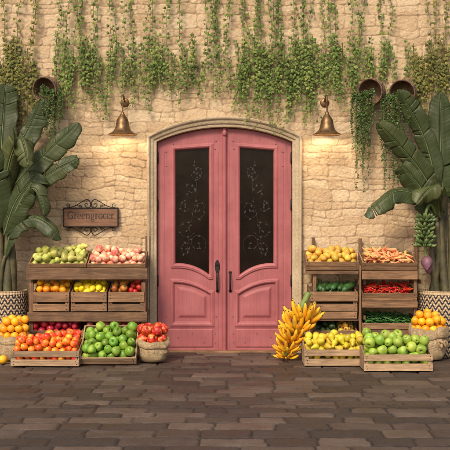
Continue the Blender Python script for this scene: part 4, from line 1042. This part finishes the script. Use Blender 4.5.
def banana_hand(parent, meshes, pos, axis, n, rows, rng, a0, a1, elev, out, sc=1.0, name='banana'):
    axis = axis.normalized(); ref = Vector((0, -1, 0)); ref = (ref - axis * ref.dot(axis)).normalized(); side = axis.cross(ref)
    base = Vector(parent['_base'])
    for row in range(rows):
        for i in range(n):
            a = math.radians(a0 + (a1 - a0) * (i + .5 * (row % 2)) / max(n - 1, 1)) + rng.normal() * .05
            dirn = (ref * math.cos(a) + side * math.sin(a)).normalized()
            el = math.radians(elev + row * 22) + rng.normal() * .08
            fwd = (dirn * math.cos(el) + axis * math.sin(el)).normalized(); up = (axis - fwd * axis.dot(fwd)).normalized()
            yv = up.cross(fwd)
            Rm = Matrix((fwd, yv, up)).transposed()
            o = bpy.data.objects.new(name, meshes[(i + row) % len(meshes)]); COL.objects.link(o); o.parent = parent
            o.rotation_mode = 'QUATERNION'; o.rotation_quaternion = Rm.to_quaternion() @ Quaternion((1, 0, 0), rng.normal() * .12)
            o.location = pos - base + dirn * out + axis * (row * .014); s_ = sc * rng.uniform(.9, 1.1) ; o.scale = (s_,) * 3
rng = np.random.RandomState(12)
d = .66
t = thing('banana_bunch', (X(290, d), -d, 0), 'large bunch of yellow bananas on a cut green stalk standing beside the door', 'bananas')
top, bot = P(309, 292.5, .60), P(285, 357, .66)
st = MB(); pth = bez([bot, P(287.5, 340, .66), P(295, 322, .64), P(302, 307, .61), top], 16)
tube(st, pth, [.022 + .010 * min(1, i / 10) for i in range(16)], 12); st.build('stalk', M['stalk'], t, smooth=True)
axis = (top - bot).normalized() * .55 + Vector((-.16, -.06, .60))
for (px, py, dd, n, elev, out, sc) in ((303.5, 321, .62, 12, 24, .026, 1.08), (297, 331, .63, 11, 18, .030, 1.02), (291.5, 342, .65, 11, 20, .030, .90), (288, 351, .66, 9, 14, .026, .78), (286, 357.5, .66, 7, 4, .020, .60)):
    banana_hand(t, [bm1, bm2], P(px, py, dd), axis, n, 2, rng, -160, 160, elev, out, sc)

# ------------------------------------------------------------------ banana plants
def leaf(parent, pts, wmax, side, seed, droop=.35, tears=7, prof=None, tone=.5, fold=None, wl=1.0, wr=1.0):
    """blade along the midrib pts; side = direction of the right half (made perpendicular); droop = fall of the halves"""
    rng = np.random.RandomState(seed); n = 64; mid = bez(pts, n); base = Vector(parent['_base'])
    T, _ = frames_along(mid); side = Vector(side)
    prof = prof or (lambda t: min(1, (t / .16)) ** .6 * max(0, 1 - max(0, (t - .62) / .38) ** 2.4) ** .6)
    Lt = sum((mid[i + 1] - mid[i]).length for i in range(n - 1))
    mb = MB(); nc = 7; pet = .0
    for hs in (-1, 1):
        cuts = sorted(set([0, n - 1] + [int(v) for v in rng.uniform(8, n - 3, max(2, tears - 3))])); wf = wr if hs > 0 else wl
        for a, b_ in zip(cuts[:-1], cuts[1:]):
            torn = True; dr = droop * rng.uniform(.9, 1.12) + rng.normal() * .07; tn = tone + rng.uniform(-.05, .05); rows = []; shift = rng.normal() * .012
            for i in range(a, b_ + 1):
                t_ = i / (n - 1); tt = T[i]; sd = (side - tt * side.dot(tt)).normalized(); nm = sd.cross(tt) * hs
                if nm.dot(Vector((0, -1, .6))) < 0: nm = -nm
                w = 1.08 * wmax * prof(t_) * wf; row = []
                edge = min(i - a, b_ - i) / max(1, (b_ - a) / 2)
                w *= (1 - (.12 if torn else .045) * (1 - min(1, edge * 2.6))) * (1 + .035 * math.sin(i * .55 + seed * 1.7 + hs))
                for c_ in range(nc):
                    s_ = c_ / (nc - 1); ang = dr * s_ * 1.5
                    out = (sd * hs * math.cos(ang) - nm * math.sin(ang))
                    rp = .009 * s_ * s_ * math.sin(i * .42 + seed + hs) + .003 * s_ * math.sin(i * 2.3 + 2 * seed)
                    p = mid[i] + out * (w * s_) + tt * (s_ ** 1.2 * w * .38 + shift * s_) + nm * (rp + .010 * math.sin(math.pi * min(1, s_ * 3)))
                    row.append((mb.vert(p, tn + rng.uniform(-.04, .04)), (t_ * Lt, s_ * hs)))
                rows.append(row)
            for i in range(len(rows) - 1):
                for c_ in range(nc - 1):
                    q = (rows[i][c_], rows[i + 1][c_], rows[i + 1][c_ + 1], rows[i][c_ + 1])
                    if hs < 0: q = q[::-1]
                    mb.face([v[0] for v in q], [v[1] for v in q])
    o = mb.build('leaf', M['banleaf'], parent, smooth=True)
    so = o.modifiers.new('Solid', 'SOLIDIFY'); so.thickness = .0009
    r = MB(); tube(r, [p + Vector((0, -.004, 0)) for p in mid], [max(.0025, .0095 * (1 - i / n)) for i in range(n)], 7); r.build('midrib', M['rib'], o, smooth=True)
    return o

def petiole(parent, pts, r0, r1):
    mb = MB(); p = bez(pts, 18); tube(mb, p, [r0 + (r1 - r0) * i / 17 for i in range(18)], 10); mb.build('leaf_stalk', M['trunk'], parent, smooth=True)

def planter(px, d, r, label, pr):
    x = X(px, d); t = thing('woven_planter', (x, -d, 0), label, 'planter', 'woven straw planters')
    mb = MB(); h = Z(290, d)
    prof = [(0, .004), (r * .9, .004), (r * .97, .02), (r * 1.03, h * .35), (r * 1.03, h * .7), (r, h - .04), (r * .99, h - .005), (r * .975, h), (r * .93, h - .004), (r * .92, h - .08), (0, h - .085)]
    fine = []
    for i in range(len(prof) - 1):
        for j in range(6): f = j / 6; fine.append((prof[i][0] * (1 - f) + prof[i + 1][0] * f, prof[i][1] * (1 - f) + prof[i + 1][1] * f))
    fine.append(prof[-1])
    # v is measured up the wall so that the plain band lies at the rim
    Mx = Matrix.Translation((x, -d, 0)); lathe(mb, fine, 64, Mx)
    o = mb.build('basket', M['weave'], t, smooth=True)
    ul = o.data.uv_layers[0].data; vs = o.data.vertices; lp = o.data.loops
    for i, l in enumerate(lp): ul[i].uv = (ul[i].uv[0], vs[l.vertex_index].co.z / h * .53)
    sl = MB(); lathe(sl, [(r * .9, h - .075), (r * .6, h - .05), (0, h - .04)], 32, Mx); sl.build('soil', M['soil'], t, smooth=True)
    return x, h
lx, lh = planter(5.5, .25, .235, 'woven straw planter with dark zigzags at the left edge, holding a banana plant', 1)
rx_, rh = planter(441.5, .25, .245, 'woven straw planter with dark zigzags behind the knotted sack at right', 1)

def banana_plant_left():
    t = thing('banana_plant', (lx, -.25, lh - .05), 'dark green banana plant with broad leaves in the left planter, beside the sign', 'banana plant', 'banana plants in woven planters')
    for k, (dx, dy, top) in enumerate(((-.04, 0, (2, 168, .30)), (.03, .04, (9, 190, .28)), (.0, -.06, (-6, 180, .22)), (.07, -.02, (4, 205, .36)))):
        b0 = Vector((lx + dx, -.25 - dy, lh - .06)); e = P(*top); petiole(t, [b0, b0.lerp(e, .5) + Vector((.02 * (k - 1), 0, 0)), e], .052, .026)
    A = lambda *p: [P(*q) for q in p]
    leaf(t, A((1, 178, .28), (2, 140, .24), (4, 110, .2), (6, 84, .2)), .15, (1, -.15, 0), 1, .15, 5, tone=.35)
    leaf(t, A((6, 185, .30), (17, 150, .28), (31, 122, .25), (43, 97, .26)), .155, (.8, -.2, -.55), 2, .12, 6, tone=.48, wl=.35)
    leaf(t, A((4, 200, .30), (25, 172, .32), (52, 147, .34), (79, 123, .36)), .150, (.6, -.35, -.75), 3, .10, 8, tone=.5, wl=.55, wr=1.0)
    leaf(t, A((4, 212, .32), (26, 192, .36), (52, 172, .40), (80, 158, .42)), .115, (.5, -.35, -.8), 4, .15, 8, tone=.52, wl=.75)
    leaf(t, A((5, 258, .34), (13, 228, .38), (33, 217, .42), (52, 226, .46), (61, 240, .47)), .125, (.2, -.5, -.85), 5, .25, 8, tone=.5, wl=.35)
    leaf(t, A((2, 205, .38), (10, 160, .44), (20, 138, .52), (25, 148, .60), (28, 166, .64)), .13, (1, .25, 0), 6, .45, 6, tone=.62)
    leaf(t, A((4, 235, .38), (14, 205, .42), (28, 184, .45), (38, 172, .44)), .17, (.75, -.3, -.6), 7, .2, 6, tone=.42, wl=.7)
    leaf(t, A((10, 222, .40), (26, 192, .46), (36, 190, .50), (42, 204, .52), (44, 216, .52)), .085, (.8, -.3, .3), 8, .5, 4, tone=.45)
    leaf(t, A((0, 230, .36), (-4, 190, .42), (-8, 165, .46), (-18, 150, .5)), .15, (.9, -.2, .3), 9, .25, 6, tone=.35)
    petiole(t, A((0, 300, .28), (2, 270, .33), (5, 256, .345)), .024, .016)
banana_plant_left()

def banana_plant_right():
    t = thing('banana_plant', (rx_, -.25, rh - .05), 'dark green banana plant bearing unripe fruit and a purple flower, in the right planter', 'banana plant', 'banana plants in woven planters')
    A = lambda *p: [P(*q) for q in p]
    for k, (dx, dy, top) in enumerate(((-.05, 0, (434, 205, .30)), (.03, .05, (441, 190, .28)), (.02, -.06, (447, 175, .24)), (.08, .0, (450, 215, .34)), (-.10, -.02, (437, 222, .33)))):
        b0 = Vector((rx_ + dx, -.25 - dy, rh - .06)); e = P(*top); petiole(t, [b0, b0.lerp(e, .5) + Vector((.02 * (k - 2), 0, 0)), e], .045, .024)
    leaf(t, A((443, 200, .28), (441, 160, .25), (440, 125, .22), (441, 92, .22)), .125, (1, -.1, 0), 21, .15, 5, tone=.45)
    leaf(t, A((438, 195, .30), (428, 150, .29), (415, 118, .30), (399, 90, .34)), .115, (.7, -.3, .6), 22, .18, 8, tone=.45, wl=.8)
    leaf(t, A((440, 208, .32), (424, 176, .34), (402, 148, .38), (377, 122, .42)), .13, (.5, -.35, .75), 23, .15, 9, tone=.46, wl=.8, wr=.9)
    leaf(t, A((438, 212, .34), (424, 192, .34), (410, 174, .34), (402, 164, .34)), .14, (.5, -.3, .8), 24, .2, 5, tone=.45)
    leaf(t, A((437, 222, .34), (420, 198, .42), (398, 191, .47), (379, 202, .52), (365, 215, .53)), .135, (-.2, -.5, -.8), 25, .2, 9, tone=.48, wl=.4)
    leaf(t, A((440, 218, .36), (437, 195, .44), (434, 186, .52), (426, 192, .60), (416, 205, .64)), .125, (1, .3, .25), 26, .4, 6, tone=.66)
    leaf(t, A((444, 215, .36), (447, 196, .44), (453, 190, .5), (462, 200, .54)), .13, (-.3, -.6, -.6), 27, .3, 5, tone=.4)
    leaf(t, A((446, 205, .2), (452, 165, .16), (460, 130, .16), (470, 100, .18)), .13, (1, -.2, 0), 28, .2, 5, tone=.35)
    # unripe bunch on an arching peduncle, with the purple bud below
    pd = MB(); pts = bez(A((437, 216, .34), (431, 205, .42), (426, 212, .47), (425, 232, .48), (425.5, 252, .48), (427, 258, .48)), 24)
    tube(pd, pts, [.016] * 16 + [.013] * 4 + [.010] * 4, 10); pe = pd.build('peduncle', M['stalk'], t, smooth=True)
    rng = np.random.RandomState(31)
    for (py, n, el) in ((218, 11, 10), (226, 11, 8), (234, 11, 6), (242, 10, 4)):
        banana_hand(pe, [bg], P(425, py + 3, .48), Vector((.02, 0, 1)), n, 2, rng, -170, 170, el, .016, 1.0, 'banana')
    bd = MB(); c0 = P(427.3, 256, .48); u = 1 / S(.48)
    prof = [(0, -18.5), (1.6, -17.6), (3.4, -14.5), (4.7, -10.5), (5.0, -7), (4.3, -3.5), (2.6, -.8), (1.2, .6), (0, .8)]
    def fn(p, a, i): f = 1 + .06 * math.sin(3 * a + i * .5) + .03 * math.sin(8 * a); return Vector((p.x * f, p.y * f, p.z))
    lathe(bd, [(r * u, z * u) for r, z in prof], 22, Matrix.Translation(c0) @ Matrix.Rotation(math.radians(-5), 4, 'Y'), 0, fn); bd.build('flower_bud', M['bud'], t, smooth=True)
    br = MB()                                         # one bract lifting away from the bud
    zs_ = [q_[1] for q_ in prof]; rs_ = [q_[0] for q_ in prof]
    for k in range(9):
        for j in range(7):
            tt = k / 8; z_ = .2 - 14.5 * tt; a = math.radians(-120 + 75 * (j / 3 - 1) * (1 - tt ** 2.2) + 14 * tt)
            r = (float(np.interp(z_, zs_, rs_)) * 1.12 + .5 + 1.1 * tt) * u
            br.vert(c0 + Vector((math.cos(a) * r, math.sin(a) * r, z_ * u)), .5)
    for k in range(8):
        for j in range(6): i0 = k * 7 + j; br.face((i0, i0 + 7, i0 + 8, i0 + 1))
    o = br.build('bract', M['bud'], t, smooth=True); so = o.modifiers.new('Solid', 'SOLIDIFY'); so.thickness = .003
M['bud'] = mat_plain('purple_bud', (0.10, 0.035, 0.06), (0.22, 0.10, 0.13), 14, 0.5, 0, .3)
banana_plant_right()

# ------------------------------------------------------------------ ivy curtain and trailing pots
IVY = [(0, 0), (.24, .10), (.52, -.04), (.40, .30), (.50, .50), (.26, .58), (0, 1.0), (-.26, .58), (-.50, .50), (-.40, .30), (-.52, -.04), (-.24, .10)]
def ivy_leaf(mb, p, down, nrm, size, tone):
    down = down.normalized(); nrm = (nrm - down * nrm.dot(down)).normalized(); sd = down.cross(nrm)
    c = mb.vert(p + down * size * .36 + nrm * size * .10, tone); ring = []
    for u, v in IVY: ring.append(mb.vert(p + sd * (u * size) + down * (v * size) - nrm * (abs(u) * .25 * size + v * v * .12 * size), tone))
    for i in range(12): mb.face((c, ring[i], ring[(i + 1) % 12]))
def ivy_clump(name, label, strands, mat, seed, z_top=4.25, dens=32):
    rng = np.random.RandomState(seed)
    xs = [s_[0] for s_ in strands]
    t = thing(name, (X(sum(xs) / len(xs)), -.06, 3.6), label, 'ivy', 'ivy hanging down the wall')
    for si, (px, py) in enumerate(strands):
        z_top = 4.25 if rng.random() < .22 else Z(rng.uniform(34, 71))
        d0 = rng.uniform(.03, .11); x = X(px, d0); z1 = Z(py, d0); mb = MB(); n = max(6, int((z_top - z1) * 9)); pts = []
        ph = rng.uniform(0, 6); sw = rng.uniform(.008, .036); lean = rng.normal() * .03
        for i in range(n + 1):
            f = i / n; z_ = z_top + (z1 - z_top) * f
            pts.append(Vector((x + math.sin(z_ * 5 + ph) * sw + .5 * sw * math.sin(z_ * 13 + 2 * ph) + lean * (1 - f), -d0 - .012 * math.sin(z_ * 7 + ph) - .01 * f, z_)))
        tube(mb, pts, [.0032 - .0018 * i / n for i in range(n + 1)], 5, 1)
        m = int((z_top - z1) * dens * (rng.uniform(.8, 1.1) if z_top > 4.2 else rng.uniform(1.1, 1.5)))
        for k in range(m):
            f = (k + rng.uniform(0, 1)) / m; i = min(int(f * n), n - 1); p = pts[i].lerp(pts[i + 1], f * n - i)
            a = rng.uniform(-1, 1) * 1.3; sgn = 1 if k % 2 else -1
            out = Vector((sgn * rng.uniform(.2, 1.0), -rng.uniform(.1, .8), rng.uniform(-.5, .35)))
            size = rng.uniform(.022, .047) * (1 - .35 * max(0, (f - .7) / .3))
            q = p + out.normalized() * rng.uniform(.006, .026)
            down = Vector((out.x * .7, out.y * .5, -1 + rng.uniform(-.2, .6)))
            ivy_leaf(mb, q, down, Vector((rng.normal() * .45, -1, .35 + rng.normal() * .4)), size, min(1, max(0, .5 + rng.normal() * .24 + (.18 if f > .85 else 0))))
        mb.build('vine_strand', [mat, M['vine']], t)
def spread(seed, base, extra, x0, x1, ylo, yhi):
    rng = np.random.RandomState(seed); out = list(base)
    for k in range(extra): out.append((rng.uniform(x0, x1), rng.uniform(ylo, yhi)))
    cs = [x0 + (x1 - x0) * (j + rng.uniform(.2, .8)) / max(2, int((x1 - x0) / 16)) for j in range(max(2, int((x1 - x0) / 16)))]
    for k in range(int(extra * .4)): out.append((min(max(cs[k % len(cs)] + rng.normal() * 3.2, x0), x1), rng.uniform(78, 78 + (yhi - 78) * .75)))
    return out
ivy_clump('hanging_ivy', 'yellowing ivy curtain at the far left, hanging behind the banana leaves', spread(1, [(2, 128), (8, 150), (14, 138), (18, 160), (23, 140), (28, 150), (33, 125), (37, 112)], 16, 0, 40, 88, 135), M['ivyold'], 1)
ivy_clump('hanging_ivy', 'green ivy strands hanging between the left wicker basket and the left bell lamp', spread(2, [(58, 97), (63, 106), (67, 110), (72, 119), (80, 100), (85, 103), (92, 110), (95, 116), (100, 110), (104, 121), (107, 118), (113, 96), (118, 92)], 16, 55, 120, 78, 100), M['ivy'], 2)
ivy_clump('hanging_ivy', 'green ivy strands hanging between the left bell lamp and the door arch', spread(3, [(126, 104), (132, 108), (140, 101), (147, 110), (152, 114), (160, 92), (170, 99), (177, 108), (185, 98), (193, 90), (201, 103), (207, 96), (213, 101), (219, 97), (225, 92)], 24, 122, 228, 77, 96), M['ivy'], 3)
ivy_clump('hanging_ivy', 'longest dense ivy hanging over the right half of the door arch', spread(4, [(236, 104), (240, 116), (245, 126), (250, 118), (255, 130), (262, 122), (268, 116), (273, 134), (278, 128), (281, 137), (286, 120), (291, 124), (296, 117), (300, 108)], 30, 230, 303, 80, 114), M['ivy'], 4)
ivy_clump('hanging_ivy', 'green ivy strands hanging behind the right bell lamp', spread(5, [(304, 126), (309, 122), (313, 112), (318, 120), (324, 98), (331, 94), (337, 106), (343, 112), (348, 99), (353, 104)], 20, 303, 356, 79, 104), M['ivy'], 5)
ivy_clump('hanging_ivy', 'yellow green ivy at the far right, hanging above the right banana plant', spread(6, [(413, 104), (417, 118), (421, 128), (425, 134), (430, 112), (436, 104), (442, 98), (448, 108)], 16, 411, 450, 80, 110), M['ivyold'], 6)
ivy_clump('hanging_ivy', 'short ivy fringe hanging above the two right wicker baskets', spread(7, [(358, 96), (362, 84), (384, 86), (388, 92)], 12, 357, 411, 72, 82), M['ivy'], 7)

def trailing_pot(px, py, label, plabel, seed, ends, face, spread_px, r=.145):
    d = .02; c = P(px, py, .16); t = thing('wicker_basket', (c.x, 0, c.z - r), label, 'basket', 'wicker baskets hung on the wall')
    ax = Vector(face).normalized(); zq = Vector((0, 0, 1)).rotation_difference(ax).to_matrix().to_4x4()
    prof = [(0, -.13), (.45, -.128), (.80, -.105), (.98, -.06), (1.02, -.01), (1.0, .03), (.985, .045), (.94, .045), (.92, .02), (.90, -.04), (.72, -.085), (.4, -.105), (0, -.108)]
    fine = []
    for i in range(len(prof) - 1):
        for j in range(4): f = j / 4; fine.append(((prof[i][0] * (1 - f) + prof[i + 1][0] * f) * r, prof[i][1] * (1 - f) + prof[i + 1][1] * f))
    fine.append((0, prof[-1][1])); mb = MB()
    def fn(p, a, i): f = 1 + .012 * math.sin(i * 3.1) + .012 * math.sin(22 * a + (i % 2) * math.pi); return Vector((p.x * f, p.y * f, p.z))
    lathe(mb, fine, 66, Matrix.Translation(c) @ zq, 0, fn); mb.build('basket_bowl', M['wicker'], t, smooth=True)
    rim = MB(); ring = []
    for i in range(49):
        a = 2 * math.pi * i / 48; ring.append(c + zq.to_3x3() @ Vector((math.cos(a) * r * .97, math.sin(a) * r * .97, .045)))
    tube(rim, ring, [.008 + .0015 * math.sin(i * 2.1) for i in range(49)], 8, cap=False); rim.build('rim', M['wicker'], t, smooth=True)
    hk = MB(); tube(hk, bez([c + Vector((0, .155, r * .9)), c + Vector((0, .07, r * 1.02)), c + Vector((0, .02, r * .75))], 10), .004, 6); hk.build('hook', M['iron'], t, smooth=True)
    rng = np.random.RandomState(seed)
    pt = thing('trailing_plant', (c.x, -.16, c.z - r), plabel, 'plant', 'trailing plants in the wicker baskets')
    for (ex, ey) in ends:
        mb = MB(); d1 = .16 + rng.uniform(.03, .13); e = P(ex, ey, d1); s0 = c + Vector(((e.x - c.x) * .7, -.02, -.055 + rng.uniform(-.03, .03)))
        lip = Vector((e.x * .85 + s0.x * .15, -d1, s0.z + rng.uniform(-.03, .03) + .055 * max(0, 1 - ((e.x - c.x + .03) / .10) ** 2)))
        path = [s0, lip, Vector((e.x + rng.normal() * .006, -d1 - .004, lip.z - .05))]
        zc_ = lip.z - .05; kk = 0
        while zc_ > e.z + .1: zc_ -= .1; path.append(Vector((e.x + rng.normal() * .007, -d1 + rng.normal() * .006, zc_)))
        path.append(e); n = max(10, len(path) * 4); pts = bez(path, n); tube(mb, pts, .0016, 4, 1)
        Ls = sum((pts[i + 1] - pts[i]).length for i in range(n - 1)); m = int(Ls * 125)
        for k in range(m):
            f = (k + rng.uniform(0, 1)) / m; i = min(int(f * (n - 1)), n - 2); p = pts[i].lerp(pts[i + 1], f * (n - 1) - i)
            o = Vector((rng.normal(), rng.normal() * .8 - .4, rng.normal() * .5 - .2)).normalized(); sz = rng.uniform(.013, .026) * (1 - .45 * max(0, f - .5))
            nn = Vector((rng.normal() * .6, -1, rng.normal() * .6 + .3)); nn = (nn - o * nn.dot(o)).normalized(); sd = o.cross(nn); q = p + o * .003; tn = min(1, max(0, .5 + rng.normal() * .22))
            a = [mb.vert(q, tn), mb.vert(q + o * sz * .5 + sd * sz * .42 + nn * .001, tn), mb.vert(q + o * sz, tn), mb.vert(q + o * sz * .5 - sd * sz * .42 + nn * .001, tn)]
            mb.face(a)
        mb.build('trailing_strand', [M['pearls'], M['vine']], pt)
rg = np.random.RandomState(55)
def tails(spec):
    out = []
    for x_, y_, n_ in spec:
        out.append((x_, y_))
        for k in range(n_): out.append((x_ + rg.normal() * 1.1, 104 + (y_ - 104) * rg.uniform(.25, .95)))
    return out
trailing_pot(46.5, 90, 'left wicker basket hung on the wall above the banana plant', 'short trailing plant spilling from the left wicker basket', 61, tails([(43, 112, 3), (47, 134, 5), (51, 141, 5), (55, 136, 5), (59, 128, 4), (61.5, 118, 3)]), (-.30, -.85, -.20), 10)
trailing_pot(371.5, 92, 'wicker basket hung on the wall nearer to the right bell lamp', 'long trailing plant hanging from the wicker basket nearer the right lamp', 62, tails([(352.5, 150, 4), (356.5, 188, 6), (361, 165, 6), (364.5, 191, 6), (368.5, 176, 5), (372, 128, 4)]), (-.52, -.80, -.12), 10)
trailing_pot(403, 93, 'wicker basket hung on the wall partly behind the right banana leaves', 'long trailing plant hanging from the wicker basket behind the right banana leaves', 63, tails([(382.5, 160, 4), (385.5, 191, 6), (390, 178, 6), (394, 193, 6), (398.5, 182, 5), (403, 150, 4), (407, 132, 3)]), (-.42, -.85, -.18), 10)

# ------------------------------------------------------------------ light, camera, look
SUN_EL, SUN_AZ = 42.0, -22.0            # azimuth measured from the camera side, negative = from the left
w = bpy.data.worlds.new('World'); SC.world = w; w.use_nodes = True; nt = w.node_tree
bgn = nt.nodes['Background']; sky = nt.nodes.new('ShaderNodeTexSky'); sky.sky_type = 'NISHITA'; sky.sun_disc = False
sky.sun_elevation = math.radians(SUN_EL); sky.air_density = 1.0; sky.dust_density = 4.0; sky.ozone_density = 0.6
dirv = Vector((math.sin(math.radians(SUN_AZ)) * math.cos(math.radians(SUN_EL)), -math.cos(math.radians(SUN_AZ)) * math.cos(math.radians(SUN_EL)), math.sin(math.radians(SUN_EL))))
sky.sun_rotation = math.atan2(dirv.x, dirv.y)
nt.links.new(sky.outputs[0], bgn.inputs[0]); bgn.inputs[1].default_value = 0.085
sl = bpy.data.lights.new('sun', 'SUN'); sl.energy = 1.5; sl.angle = math.radians(14); sl.color = (1.0, 0.86, 0.66)
so = bpy.data.objects.new('sun', sl); COL.objects.link(so); so.rotation_euler = dirv.to_track_quat('Z', 'Y').to_euler(); so.location = (0, -4, 6)
cd = bpy.data.cameras.new('camera'); cam = bpy.data.objects.new('camera', cd); COL.objects.link(cam)
cam.location = (0, -CAM_D, CAM_Z); cam.rotation_euler = (math.pi / 2, 0, 0); cd.sensor_width = 36; cd.lens = 36 * FPX / 450; cd.clip_end = 300
SC.camera = cam; SC.cycles.filter_width = 1.1
vs = SC.view_settings; vs.view_transform = 'Standard'; vs.look = 'None'; vs.exposure = 0.95; vs.gamma = 1.0; vs.use_curve_mapping = False
for o in list(bpy.data.objects):
    if '_base' in o: del o['_base']
